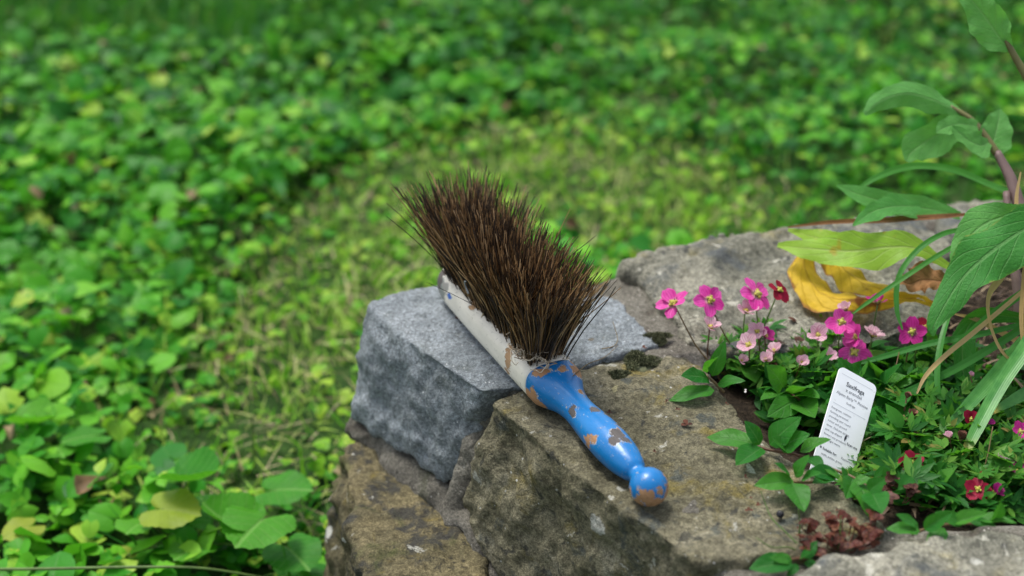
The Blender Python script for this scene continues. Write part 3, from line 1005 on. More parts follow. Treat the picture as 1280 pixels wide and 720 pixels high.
# bristles
tb = NT("bristle_fibre")
br = tb.rand()
bc = tb.ramp(br, [(0.0, (0.022, 0.018, 0.016)), (0.38, (0.070, 0.046, 0.031)), (0.60, (0.20, 0.115, 0.052)), (0.80, (0.46, 0.26, 0.10)), (1.0, (0.75, 0.50, 0.26))])
bc = tb.mix(tb.step(tb.noise(90, 3), 0.35, 0.7), tb.mix(1.0, bc, (0.6, 0.6, 0.62), 'MULTIPLY'), bc)
M_bristle = tb.done(bc, 0.45, None, 0.4)
bm_ = MB()
NB = 2600
HB = []
TUFT = [(random.gauss(0, 0.05), random.gauss(0, 0.06)) for _ in range(120)]
S0, S1 = 0.1525, 0.326
for i in range(NB):
    if i < 2300:
        # tufts set in holes
        ks, ky = random.randrange(24), random.randrange(5)
        s0 = S0 + 0.004 + (S1 - S0 - 0.006) * (ks + 0.5) / 24
        y0 = -0.0150 + 0.030 * (ky + 0.5) / 5
        s0 += random.gauss(0, 0.0019)
        y0 += random.gauss(0, 0.0016)
    else:
        s0 = random.uniform(S0, S1)
        y0 = random.uniform(-0.0165, 0.0165)
    fs = (s0 - S0) / (S1 - S0)
    fy = y0 / 0.016
    lean_s = -0.46 + 0.72 * fs + random.gauss(0, 0.075)
    lean_y = 0.36 * fy - 0.10 * (1 - fs) + 0.04 * fs + random.gauss(0, 0.11)
    L = random.uniform(0.064, 0.090) + (0.006 if random.random() < 0.08 else 0)
    L *= 1.03 - 0.045 * math.sin(math.pi * fs) - 0.04 * (1 - fs)
    if random.random() < 0.035:
        lean_s += random.gauss(0, 0.30)
        lean_y += random.gauss(0, 0.30)
    if fs > 0.93:
        lean_s += abs(random.gauss(0, 0.10))
    tk = TUFT[ks * 5 + ky] if i < 2300 else (0, 0)
    lean_s += tk[0] * 0.6
    lean_y += tk[1] * 0.6
    bend_s = random.gauss(0.02, 0.05) + 0.08 * (fs - 0.4) + tk[0]
    bend_y = random.gauss(0, 0.055) + 0.05 * fy + tk[1]
    d0 = np.array([lean_s * 0.75, lean_y * 0.75, 1.0])
    d0 /= np.linalg.norm(d0)
    base = np.array([s0, y0, 0.0305])
    t = np.linspace(0, 1, 6)[:, None]
    crook = np.array([random.gauss(0, 0.0022), random.gauss(0, 0.0022), 0]) * np.sin(t * random.uniform(3, 7))
    pts = base + d0 * L * t + np.array([bend_s, bend_y, -0.05 * abs(lean_s)]) * L * t ** 2 + crook * t
    pts[:, 2] = np.maximum(pts[:, 2], 0.029)
    r0 = random.uniform(0.00042, 0.00070)
    HB.append((pts, r0))
th3 = np.array([0, 2.094, 4.189])
P_all, F_all = [], []
for k, (pts, r0) in enumerate(HB):
    rr = np.array([1, 1, 0.97, 0.92, 0.85, 0.6])[:, None, None] * r0
    ring = np.stack([np.cos(th3), np.sin(th3), 0 * th3], -1)[None]
    P_all.append((pts[:, None, :] + ring * rr).reshape(-1, 3))
P_all = np.concatenate(P_all)
tplF = []
for i in range(5):
    for j in range(3):
        tplF.append((i * 3 + j, i * 3 + (j + 1) % 3, (i + 1) * 3 + (j + 1) % 3, (i + 1) * 3 + j))
tplF = np.array(tplF)
F_all = (tplF[None] + (np.arange(NB) * 18)[:, None, None]).reshape(-1, 4)
ma = Mass()
ma.V, ma.F, ma.U, ma.M, ma.n = [P_all], [F_all], [np.zeros((len(P_all), 2))], [np.zeros(len(F_all), np.int32)], len(P_all)
bristles = obj("bristles", ma.mesh("bristles", [M_bristle]), M_bristle, brush, local=True)


def to_world(p):
    c, s = math.cos(brush_yaw), math.sin(brush_yaw)
    return np.array([brush.location[0] + c * p[0] - s * p[1], brush.location[1] + s * p[0] + c * p[1], brush.location[2] + p[2]])


# pale root fibres caught at the near end of the bristles
M_root = plain_mat("dry_root", [(0.0, (0.26, 0.19, 0.12)), (0.6, (0.46, 0.37, 0.27)), (1.0, (0.62, 0.54, 0.42))], rough=0.8)
rt = MB()
for k in range(58):
    c0 = np.array([0.160 + random.gauss(0, 0.010), 0.009 + random.gauss(0, 0.008), 0.036 + abs(random.gauss(0, 0.006))])
    a = random.uniform(0, 6.28)
    pts = [c0]
    dr = random.choice([-1, 1])
    for q in range(7):
        a += dr * random.uniform(0.2, 0.9)
        pts.append(pts[-1] + np.array([math.cos(a), math.sin(a), random.gauss(0, 0.5)]) * random.uniform(0.002, 0.0036))
        pts[-1][2] = max(pts[-1][2], 0.0335)
    rt.tube([to_world(p) for p in catmull(pts, 16)], random.uniform(0.00028, 0.00050), 5)
tag(obj("root_fibres", rt, M_root), "tangle of pale dry root fibres caught where the bristles meet the blue handle", "dry roots")
# straws stuck in the bristles and lying on the stone
def fibre(name, pts, r, mat, label, cat, group=None):
    m = MB()
    C = catmull(pts, 18)
    m.tube(C, np.linspace(r, r * 0.6, 18), 6)
    return tag(obj(name, m, mat), label, cat, group)


fibre("straw", [Pz(716, 470, 0.034), Pz(735, 455, 0.022), Pz(755, 447, 0.008), Pz(772, 432, 0.003)], 0.00045, M_straw, "thin tan straw poking out of the bristle base onto the grey stone", "straw")
fibre("straw", [Pz(752, 436, 0.003), Pz(766, 433, 0.003), Pz(772, 424, 0.004), Pz(766, 402, 0.014)], 0.00045, M_straw, "bent tan straw standing on the grey stone right of the bristles", "straw")
fibre("straw", [to_world(p) for p in [(0.232, 0.022, 0.0365), (0.238, 0.014, 0.042), (0.244, 0.004, 0.047), (0.25, -0.004, 0.052)]], 0.0005, M_straw, "short pale straw stuck crosswise low in the bristles above the white stock", "straw")
M_lint = plain_mat("grey_lint", [(0, (0.35, 0.36, 0.38)), (1, (0.45, 0.46, 0.48))])
fibre("lint", [to_world(p) for p in [(0.248, 0.026, 0.052), (0.252, 0.027, 0.058), (0.249, 0.029, 0.064), (0.242, 0.031, 0.068)]], 0.0009, M_lint, "small grey thread of lint hanging on the front of the bristles", "lint")

# ------------------------------------------------------------------ ground cover on the lawn (uncountable)
pathpx = [(412, 530), (428, 430), (470, 330), (560, 250), (700, 222), (800, 255)]
pathw = np.array([Pz(px, py, GZ)[:2] for px, py in pathpx])


def path_dist(x, y):
    d = np.full(len(x), 9.0)
    for a, b in zip(pathw[:-1], pathw[1:]):
        ab = b - a
        t = np.clip(((x - a[0]) * ab[0] + (y - a[1]) * ab[1]) / (ab @ ab), 0, 1)
        d = np.minimum(d, np.hypot(x - a[0] - t * ab[0], y - a[1] - t * ab[1]))
    return d


wallpoly = [tuple(p[:2]) for p in mbot]


def lawn_points(n, ymin=0.95, ymax=3.7):
    y = np.sqrt(rng.uniform(ymin ** 2, ymax ** 2, n))
    x = rng.uniform(-1, 1, n) * (0.12 + 0.46 * y)
    ok = ~in_poly(x, y, wallpoly) & ~((x > 0.15) & (y < 1.25))
    return x[ok], y[ok]


T_heart = [heart_template(4, 13, f, c, w_) for f, c, w_ in ((0.15, -0.25, 0.05), (0.45, -0.15, 0.08), (-0.1, -0.35, 0.06))]
T_ovate = [leaf_template('ovate', 6, 5, f, c, 0.15) for f, c in ((0.3, -0.3), (0.1, -0.15))]
T_dead = leaf_template('ovate', 6, 5, 0.9, -0.5, 0.5)
T_lobed = [leaf_template('lobed', 9, 5, 0.2, -0.22, 0.1)]
gmass = Mass()
x, y = lawn_points(29000)
pd = path_dist(x, y)
P3 = np.stack([x, y, 0 * x], -1)
mound = np.clip(0.5 + 0.55 * fbm(P3, 5.5, 3, 101), 0, 1)
patch = fbm(P3, 2.6, 2, 111)
keep = rng.uniform(0, 1, len(x)) < np.clip((pd - 0.07) / 0.20, 0.04, 1) * np.clip(0.62 + 0.9 * mound - 0.25 * (x > 0.1), 0.15, 1)
grassy = (x < -0.25) & (y > 2.45)
keep &= ~(grassy & (rng.uniform(0, 1, len(x)) < 0.85))
x, y, pd, mound, patch = x[keep], y[keep], pd[keep], mound[keep], patch[keep]
n = len(x)
side_r = np.clip((x + 0.15) / 0.5, 0, 1)                    # smaller leaves on the right
size = (0.015 + 0.026 * rng.uniform(0, 1, n) ** 1.5) * (1 - 0.25 * side_r) * np.where(pd < 0.2, 0.6, 1)
h = 0.008 + mound * rng.uniform(0.012, 0.075, n) * np.where(pd < 0.2, 0.4, 1)
pos = np.stack([x, y, GZ + h], -1)
R = rotmats(rng.uniform(0, 6.283, n), rng.normal(0.05, 0.38, n), rng.normal(0, 0.35, n))
kind = rng.integers(0, 10, n)
far_dark = (rng.uniform(0, 1, n) < np.clip((y - 1.75) / 1.0, 0, 0.85)).astype(int)  # leaves given the shade-darkened green, more of them with distance
kind = np.where(patch > 0.25, kind, (kind + 3) % 10)
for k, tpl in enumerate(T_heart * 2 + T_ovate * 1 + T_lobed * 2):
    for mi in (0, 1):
        s_ = (kind == k) & (far_dark == mi)
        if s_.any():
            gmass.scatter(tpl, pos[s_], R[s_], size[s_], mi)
s_ = kind >= 10 - 2
gmass.scatter(trefoil_template(3, 2.09, 0.62), pos[s_], R[s_], size[s_] * 0.75)
d_ = rng.uniform(0, 1, n) < 0.03
gmass.scatter(T_dead, pos[d_] + np.array([0.01, 0.0, 0.004]), R[d_], size[d_] * 0.8, 2)
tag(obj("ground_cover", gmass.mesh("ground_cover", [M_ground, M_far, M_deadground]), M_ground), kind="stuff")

# grass: fine blades through the leaves, denser on the worn path and the far left
def blade_template(bend):
    u = np.linspace(0, 1, 6)
    P, uv = [], []
    for ui in u:
        wv = 0.5 * (1 - ui ** 1.6) + 0.02
        for sgn in (-1, 1):
            P.append((sgn * wv, bend * ui ** 2, ui * (1 - 0.35 * abs(bend) * ui)))
            uv.append((0.5 + 0.5 * sgn, ui))
    f = [(2 * i, 2 * i + 1, 2 * i + 3, 2 * i + 2) for i in range(5)]
    return np.array(P), np.array(f), np.array(uv)


BT = [blade_template(b) for b in (0.15, 0.5, 0.9)]
gg = Mass()
x, y = lawn_points(60000)
pd = path_dist(x, y)
gr = (x < -0.25) & (y > 2.4)
keep = rng.uniform(0, 1, len(x)) < np.where(gr, 1.0, np.where(pd < 0.25, 0.95 - 1.2 * np.clip(pd - 0.15, 0, 1), 0.08 + 0.16 * (x > 0.1)))
x, y, pd, gr = x[keep], y[keep], pd[keep], gr[keep]
n = len(x)
ln = rng.uniform(0.03, 0.085, n) * np.where(pd < 0.22, 0.55, 1)
sc = np.stack([rng.uniform(0.0020, 0.0048, n), ln, ln], -1)
pos = np.stack([x, y, np.full(n, GZ - 0.004)], -1)
R = rotmats(rng.uniform(0, 6.283, n), rng.normal(-0.1, 0.45, n), rng.normal(0, 0.35, n))
kk = rng.integers(0, 3, n)
worn = pd < 0.08 + 0.20 * rng.uniform(0, 1, n)
for k in range(3):
    for mi, msk in ((0, ~worn), (1, worn)):
        s_ = (kk == k) & msk
        if s_.any():
            gg.scatter(BT[k], pos[s_], R[s_], sc[s_], mi)
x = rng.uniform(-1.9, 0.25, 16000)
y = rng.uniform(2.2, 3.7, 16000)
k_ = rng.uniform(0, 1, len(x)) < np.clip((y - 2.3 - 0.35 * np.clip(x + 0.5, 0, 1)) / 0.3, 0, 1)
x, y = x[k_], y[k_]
n = len(x)
ln = rng.uniform(0.05, 0.12, n)
for k in range(3):
    s_ = rng.integers(0, 3, n) == k
    gg.scatter(BT[k], np.stack([x, y, np.full(n, GZ - 0.004)], -1)[s_], rotmats(rng.uniform(0, 6.283, n), rng.normal(-0.15, 0.35, n), rng.normal(0, 0.3, n))[s_], np.stack([rng.uniform(0.003, 0.006, n), ln, ln], -1)[s_], 2)
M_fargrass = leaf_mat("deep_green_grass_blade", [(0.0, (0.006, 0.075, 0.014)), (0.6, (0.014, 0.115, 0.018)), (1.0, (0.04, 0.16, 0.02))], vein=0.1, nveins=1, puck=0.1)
tag(obj("grass", gg.mesh("grass", [M_grass, M_pathgrass, M_fargrass]), [M_grass]), kind="stuff")

# straw thatch and small leaves of the worn path
st = Mass()
x, y = lawn_points(26000)
pd = path_dist(x, y)
keep = rng.uniform(0, 1, len(x)) < np.where(pd < 0.20, 0.42, 0.025 + 0.06 * (x > 0.2))
x, y = x[keep], y[keep]
n = len(x)
ln = rng.uniform(0.02, 0.07, n)
sc = np.stack([rng.uniform(0.0008, 0.002, n), ln, ln], -1)
R = rotmats(rng.uniform(0, 6.283, n), rng.normal(-1.35, 0.22, n), rng.normal(0, 0.3, n))
st.scatter(BT[0], np.stack([x, y, GZ + rng.uniform(0.004, 0.022, n)], -1), R, sc)
tag(obj("straw_litter", st.mesh("straw_litter", [M_straw]), M_straw), kind="stuff")
sl = Mass()
x, y = lawn_points(20000)
pd = path_dist(x, y)
keep = (pd < 0.24) & (rng.uniform(0, 1, len(x)) < 0.27)
x, y = x[keep], y[keep]
n = len(x)
R = rotmats(rng.uniform(0, 6.283, n), rng.normal(0.1, 0.4, n), rng.normal(0, 0.4, n))
sl.scatter(trefoil_template(3, 2.09, 0.62), np.stack([x, y, GZ + rng.uniform(0.008, 0.035, n)], -1), R, rng.uniform(0.008, 0.020, n))
M_pathleaf = leaf_mat("path_clover_leaf", [(0.0, (0.08, 0.27, 0.015)), (0.6, (0.21, 0.42, 0.024)), (1.0, (0.36, 0.48, 0.05))], vein=0.1, puck=0.2)
tag(obj("path_clover", sl.mesh("path_clover", [M_pathleaf]), M_pathleaf), kind="stuff")


# ------------------------------------------------------------------ nearest violet plants, lower left
def blade_obj(name, tpl, M4, mat, parent, label=None):
    p, f, uv = tpl
    mb = MB()
    q = p @ np.array(M4.to_3x3()).T + np.array(M4.translation)
    mb.add(q, f, uv)
    o = obj(name, mb, mat, parent)
    if label:
        o["label"] = label
    return o


T_vio = heart_template(9, 45, 0.20, -0.25, 0.07, 0.022)
T_vio_cup = heart_template(9, 45, 0.60, 0.25, 0.06, 0.022)


def violet(label, basepx, leaves):
    base = Pz(basepx[0], basepx[1], GZ)
    root = thing("violet_plant", label, "violet plant", base, "violet plants at the foot of the wall")
    for (px, py, z, L, yaw, pitch, roll, mat, cup) in leaves:
        L *= 0.86
        c = Pz(px, py, GZ + z)
        Mx = Matrix.Rotation(math.radians(yaw), 4, 'Z') @ Matrix.Rotation(math.radians(pitch), 4, 'X') @ Matrix.Rotation(math.radians(roll), 4, 'Y')
        ctr = Mx @ Vector((0, 0.38 * L, 0))
        st_ = Vector(c) - ctr
        M4 = Matrix.Translation(st_) @ Mx @ Matrix.Scale(L, 4)
        blade_obj("leaf", T_vio_cup if cup else T_vio, M4, mat, root)
        mb = MB()
        mb.tube(catmull([base, (base + np.array(st_)) / 2 + np.array([0, 0, 0.01]), np.array(st_ + Mx @ Vector((0, 0.24 * L, -0.0005)))], 8), 0.0011, 6)
        obj("stalk", mb, M_stem, root)


violet("violet with broad rounded glossy leaves closest to the wall base", (325, 700),
       [(322, 655, 0.075, 0.075, 160, 14, -6, M_violet, 0), (286, 655, 0.068, 0.060, 70, 16, 10, M_violet, 1), (366, 690, 0.045, 0.062, 215, 10, 0, M_violet, 0), (240, 686, 0.045, 0.048, 150, 20, 5, M_violet, 0), (352, 612, 0.05, 0.062, 260, 15, 0, M_violet, 0)])
violet("violet with a cupped leaf above a flat yellow green leaf", (220, 690),
       [(241, 601, 0.085, 0.064, 250, 18, -8, M_violet, 1), (212, 637, 0.075, 0.060, 255, 8, 5, M_yellowgreen, 0), (171, 656, 0.060, 0.046, 170, 28, 0, M_violet, 0), (150, 694, 0.03, 0.034, 80, 15, 12, M_yellowgreen, 0), (262, 640, 0.05, 0.05, 30, 10, 0, M_violet, 0)])
violet("violet with small pale upright leaves farthest from the wall", (60, 600),
       [(72, 560, 0.06, 0.05, 210, 20, 0, M_violet, 0), (110, 545, 0.065, 0.052, 120, 14, 10, M_violet, 0), (40, 530, 0.07, 0.055, 260, 10, -12, M_violet, 1), (95, 590, 0.04, 0.04, 60, 15, 0, M_violet, 0)])
Mx = Matrix.Translation(Vector(Pz(45, 655, GZ + 0.045))) @ Matrix.Rotation(math.radians(140), 4, 'Z') @ Matrix.Rotation(math.radians(12), 4, 'X') @ Matrix.Scale(0.036, 4)
yl = MB()
q = T_vio[0] @ np.array(Mx.to_3x3()).T + np.array(Mx.translation)
yl.add(q, T_vio[1], T_vio[2])
tag(obj("fallen_leaf", yl, M_yellowgreen), "small yellow leaf lying alone among the ground cover at the lower left edge", "leaf")
fibre("grass_stalk", [Pz(-40, 712, GZ + 0.06), Pz(60, 711, GZ + 0.07), Pz(160, 709, GZ + 0.075), Pz(250, 710, GZ + 0.07), Pz(330, 722, GZ + 0.05)], 0.0016, M_stem, "long green grass stalk lying across the lower left corner", "grass stalk")
fibre("grass_stalk", [Pz(318, 585, GZ + 0.005), Pz(317, 560, GZ + 0.03), Pz(316, 535, GZ + 0.055), Pz(315, 520, GZ + 0.075)], 0.0014, M_stem, "single upright dark grass stalk left of the wall", "grass stalk")

# ------------------------------------------------------------------ the flower bed
def bed_points(n, px_poly, z=BED, keep_tag=True):
    poly = [Pz(a, b, z)[:2] for a, b in px_poly]
    pa = np.array(poly)
    x = rng.uniform(pa[:, 0].min(), pa[:, 0].max(), n)
    y = rng.uniform(pa[:, 1].min(), pa[:, 1].max(), n)
    k = in_poly(x, y, poly)
    # the space taken by the printed tag
    tpoly = [Pz(a, b, z)[:2] for a, b in [(1000, 556), (1080, 515), (1108, 600), (1085, 645), (1000, 645)]]
    if keep_tag:
        k &= ~in_poly(x, y, tpoly)
    return x[k], y[k]


bf = Mass()
x, y = bed_points(3600, [(890, 445), (1000, 440), (1110, 430), (1180, 440), (1300, 450), (1480, 470), (1480, 640), (1280, 655), (1140, 655), (1060, 610), (985, 555), (930, 500)])
n = len(x)
P3 = np.stack([x, y, 0 * x], -1)
md = np.clip(0.5 + 0.5 * fbm(P3, 14, 3, 131), 0, 1)
keep = rng.uniform(0, 1, n) < 0.35 + 0.65 * md
x, y, md = x[keep], y[keep], md[keep]
n = len(x)
R = rotmats(rng.uniform(0, 6.283, n), rng.normal(0.25, 0.4, n), rng.normal(0, 0.4, n))
pos = np.stack([x, y, BED + 0.002 + md * rng.uniform(0.004, 0.034, n)], -1)
kk = rng.integers(0, 4, n)
sz = rng.uniform(0.011, 0.022, n)
T_sax = trefoil_template(5, 0.55, 1.0, 4, 3, 'lance', 0.05)
for k, tpl in enumerate([T_sax, T_sax, trefoil_template(3, 0.75, 1.0, 4, 3, 'lance', -0.1), leaf_template('ovate', 5, 5, 0.3, -0.25, 0.1)]):
    s_ = kk == k
    bf.scatter(tpl, pos[s_], R[s_], sz[s_] * (1.25 if k == 3 else 1))
tag(obj("bed_foliage", bf.mesh("bed_foliage", [M_bed]), M_bed), kind="stuff")
# dry litter on the bed soil
dl = Mass()
x, y = bed_points(1500, [(1000, 440), (1160, 395), (1300, 330), (1480, 380), (1480, 640), (1280, 655), (1140, 655), (1060, 610), (960, 500)])
n = len(x)
ln = rng.uniform(0.008, 0.04, n)
R = rotmats(rng.uniform(0, 6.283, n), rng.normal(-1.3, 0.3, n), rng.normal(0, 0.4, n))
dl.scatter(BT[1], np.stack([x, y, BED + rng.uniform(0.003, 0.016, n)], -1), R, np.stack([rng.uniform(0.001, 0.004, n), ln, ln], -1))
M_litter = plain_mat("bed_litter", [(0.0, (0.05, 0.03, 0.02)), (0.6, (0.13, 0.08, 0.045)), (1.0, (0.30, 0.22, 0.13))])
tag(obj("dry_litter", dl.mesh("dry_litter", [M_litter]), M_litter), kind="stuff")

# saxifrage flowers
T_pet = leaf_template('petal', 8, 7, 0.22, -0.05, 0.05)


def flower(parent, stem_pts, size, face, mat, stemmat, closed=0.0, centre=True, npet=5, name="flower"):
    stem = MB()
    C = catmull(stem_pts, 10)
    stem.tube(C, np.linspace(0.00085, 0.0006, 10), 6)
    so = obj("flower_stem", stem, stemmat, parent)
    top = C[-1]
    nrm = (Vector(face).normalized() + Vector((random.gauss(0, 0.22), random.gauss(0, 0.22), random.gauss(0, 0.12)))).normalized()
    q = nrm.to_track_quat('Z', 'Y').to_matrix()
    mb = MB()
    ph = random.uniform(0, 6.28)
    for k in range(npet):
        a = ph + k * 2 * math.pi / npet + random.gauss(0, 0.08)
        tilt = closed + random.gauss(0.10, 0.17)
        s = size * random.uniform(0.9, 1.08)
        Rz = Matrix.Rotation(a, 3, 'Z') @ Matrix.Rotation(tilt, 3, 'X') @ Matrix.Rotation(random.gauss(0, 0.15), 3, 'Y')
        p = T_pet[0] * s
        p = p @ np.array(q @ Rz).T + top + np.array(nrm) * 0.0008
        mb.add(p, T_pet[1], T_pet[2])
    # calyx
    for k in range(5):
        a = k * 1.257 + ph + 0.6
        Rz = Matrix.Rotation(a, 3, 'Z') @ Matrix.Rotation(0.75, 3, 'X')
        p = leaf_template('lance', 4, 3, 0.2, 0, 0)
        mb.add(p[0] * size * 0.42 @ np.array(q @ Rz).T + top - np.array(nrm) * 0.001, p[1], p[2], 1)
    fo = obj(name, mb, [mat, M_redstem], so)
    fo_parent = so
    if centre:
        cm = MB()
        for k in range(9):
            a = k * 0.7 + ph
            rr = size * (0.10 if k else 0.0) * (1 + (k % 2))
            loc = top + np.array(q @ Vector((rr * math.cos(a), rr * math.sin(a), size * 0.16 + 0.0007)))
            sphere(cm, loc, size * (0.085 if k else 0.16))
        obj("flower_centre", cm, M_anther, so)
    return so


def sphere(mb, c, r, n=6, m=8, sq=1.0, mi=0):
    P = []
    for i in range(n + 1):
        a = math.pi * i / n
        for j in range(m):
            b = 2 * math.pi * j / m
            P.append((c[0] + r * math.sin(a) * math.cos(b), c[1] + r * math.sin(a) * math.sin(b), c[2] + r * sq * math.cos(a)))
    mb.grid(np.array(P).reshape(n + 1, m, 3), None, mi, closed=True)


def flower_on(parent, px, py, bpx, bpy, r_px, face, mat, stemmat, bz=BED, toward=0.0, **kw):
    base = Pz(bpx, bpy, bz)
    tb_ = depth_at(bpx, bpy, bz)
    top = Pt(px, py, tb_ - toward)
    midp = base * 0.45 + top * 0.55 + np.array([random.gauss(0, 0.003), 0, -0.002])
    size = 1.13 * r_px * (tb_ - toward) / FPX
    return flower(parent, [base, base * 0.75 + top * 0.25 + np.array([0, 0, 0.002]), midp, top], size, face, mat, stemmat, **kw)


def low_foliage(parent, name, px_poly, n, mat, hmax=0.03, size=(0.009, 0.017), tpls=None, z=BED, keep_tag=True):
    m = Mass()
    x, y = bed_points(n, px_poly, z, keep_tag)
    n = len(x)
    R = rotmats(rng.uniform(0, 6.283, n), rng.normal(0.35, 0.4, n), rng.normal(0, 0.35, n))
    pos = np.stack([x, y, z + rng.uniform(0.003, hmax, n)], -1)
    tpls = tpls or [T_sax]
    k = rng.integers(0, len(tpls), n)
    for i, tp in enumerate(tpls):
        s_ = k == i
        m.scatter(tp, pos[s_], R[s_], rng.uniform(size[0], size[1], s_.sum()))
    o = obj(name, m.mesh(name, [mat], world_loc(parent)), mat, parent)
    o["kind"] = "stuff"
    return o


M_saxleaf = leaf_mat("saxifrage_leaf", [(0.0, (0.025, 0.12, 0.015)), (0.6, (0.055, 0.19, 0.022)), (0.92, (0.11, 0.25, 0.035)), (1.0, (0.22, 0.16, 0.05))], vein=0.1, puck=0.2)
face_up = (-0.1, -0.75, 0.75)
sax = thing("saxifrage_plant", "saxifrage with many pink and faded star flowers on thin stems behind the white tag", "saxifrage", Pz(980, 480, BED), "saxifrages in the bed")
low_foliage(sax, "foliage", [(885, 455), (960, 440), (1030, 445), (1050, 470), (1010, 510), (950, 500), (900, 485)], 420, M_saxleaf, 0.032)
for (px, py, bx_, by_, r, mat, face, kw) in [
    (843, 381, 905, 485, 20, M_pink, (-0.25, -0.55, 0.75), {}), (886, 376, 945, 475, 20, M_pink, (0.05, -0.75, 0.6), {}), (944, 369, 950, 480, 22, M_pink, (0.0, -0.45, 0.9), {}),
    (973, 364, 940, 478, 15, M_crimson, (0.4, -0.3, 0.8), {}), (931, 391, 935, 480, 16, M_faded, (0.3, -0.2, 0.9), {'closed': 0.6}), (887, 411, 890, 478, 15, M_faded, (0.3, -0.2, 0.9), {'closed': 0.7}),
    (937, 433, 945, 490, 16, M_faded, (-0.2, -0.5, 0.8), {'closed': 0.5}), (956, 421, 958, 482, 12, M_magenta, (0.3, -0.3, 0.8), {'closed': 0.7}),
    (1022, 420, 1015, 485, 16, M_faded, (-0.1, -0.3, 0.9), {'closed': 0.6}), (1001, 454, 1000, 500, 11, M_faded, (0.2, -0.3, 0.8), {'closed': 0.9}),
    (1097, 381, 1085, 470, 17, M_pink, (0.0, 0.35, 0.9), {'closed': 0.55}), (1066, 440, 1080, 490, 20, M_pink, (-0.05, -0.8, 0.55), {}),
    (1052, 403, 1065, 480, 18, M_pink, (-0.5, -0.3, 0.8), {'closed': 0.3}), (1072, 422, 1075, 485, 15, M_pink, (-0.5, -0.4, 0.7), {'closed': 0.35}), (1090, 422, 1085, 482, 16, M_faded, (0.3, -0.1, 0.9), {'closed': 0.55}),
    (1058, 388, 1066, 475, 11, M_faded, (-0.2, 0.1, 0.9), {'closed': 0.8}), (1141, 415, 1130, 480, 17, M_magenta, (-0.3, -0.6, 0.6), {}), (1156, 411, 1140, 478, 13, M_crimson, (0.3, -0.4, 0.8), {'closed': 0.5}),
    (968, 440, 966, 490, 12, M_faded, (-0.3, -0.3, 0.9), {'closed': 0.6}), (926, 452, 930, 492, 10, M_faded, (0.2, -0.3, 0.9), {'closed': 0.8}), (1036, 447, 1032, 492, 11, M_faded, (-0.2, -0.4, 0.8), {'closed': 0.5}), (947, 415, 950, 486, 12, M_faded, (0.1, -0.6, 0.7), {'closed': 0.35}),
    (957, 451, 960, 492, 11, M_faded, (0.2, -0.2, 0.9), {'closed': 0.9}), (963, 462, 965, 496, 9, M_dead, (0.2, -0.2, 0.9), {'closed': 1.0})]:
    flower_on(sax, px, py, bx_, by_, r, face, mat, M_redstem if random.random() < 0.7 else M_stem, toward=0.012 + random.uniform(0, 0.015), **kw)
sax2 = thing("saxifrage_plant", "saxifrage with deep crimson flowers and brown seed heads at the right edge", "saxifrage", Pz(1190, 580, BED), "saxifrages in the bed")
low_foliage(sax2, "foliage", [(1110, 530), (1180, 510), (1280, 520), (1360, 540), (1360, 640), (1260, 640), (1170, 620), (1110, 580)], 520, M_saxleaf, 0.03)
low_foliage(sax2, "foliage", [(1052, 570), (1085, 520), (1118, 600), (1090, 640), (1055, 625)], 190, M_saxleaf, 0.007, (0.006, 0.011), keep_tag=False)
for (px, py, bx_, by_, r, mat, face, kw) in [
    (1140, 579, 1145, 625, 15, M_crimson, (-0.1, -0.5, 0.8), {}), (1222, 613, 1225, 650, 16, M_crimson, (-0.1, -0.5, 0.8), {}), (1242, 617, 1240, 652, 12, M_magenta, (0.3, -0.3, 0.8), {'closed': 0.7}),
    (1213, 525, 1212, 575, 12, M_crimson, (0.2, -0.3, 0.8), {'closed': 0.4}), (1232, 531, 1228, 580, 11, M_magenta, (0.4, -0.3, 0.8), {'closed': 0.6}), (1274, 541, 1265, 590, 14, M_magenta, (0.0, -0.3, 0.8), {'closed': 0.4}),
    (1187, 549, 1187, 590, 9, M_faded, (-0.2, 0.1, 0.9), {'closed': 1.0}), (1200, 550, 1200, 592, 11, M_dead, (0.2, 0.1, 0.9), {'closed': 1.0}), (1252, 581, 1250, 620, 13, M_faded, (0.4, 0.1, 0.9), {'closed': 0.8}),
    (1235, 598, 1235, 630, 12, M_crimson, (0.1, -0.2, 0.9), {'closed': 0.6}), (1133, 499, 1130, 560, 8, M_dead, (0, 0, 1), {'closed': 1.0}), (1125, 531, 1122, 575, 11, M_dead, (0, 0, 1), {'closed': 0.8}),
    (1140, 521, 1138, 570, 9, M_dead, (0, 0, 1), {'closed': 0.9}), (1146, 548, 1145, 585, 8, M_dead, (0, 0, 1), {'closed': 0.9}), (1213, 471, 1212, 530, 6, M_faded, (0, 0, 1), {'closed': 1.0}), (1270, 590, 1268, 625, 13, M_magenta, (0.3, -0.3, 0.9), {'closed': 0.5})]:
    flower_on(sax2, px, py, bx_, by_, r, face, mat, M_redstem, toward=0.006, centre=mat is not M_dead, **kw)


# creeping sprigs with opposite leaves
T_sprig = [leaf_template('ovate', 10, 9, 0.30, -0.16, 0.12), leaf_template('ovate', 10, 9, 0.12, -0.28, 0.16), leaf_template('ovate', 10, 9, 0.45, -0.05, 0.08)]


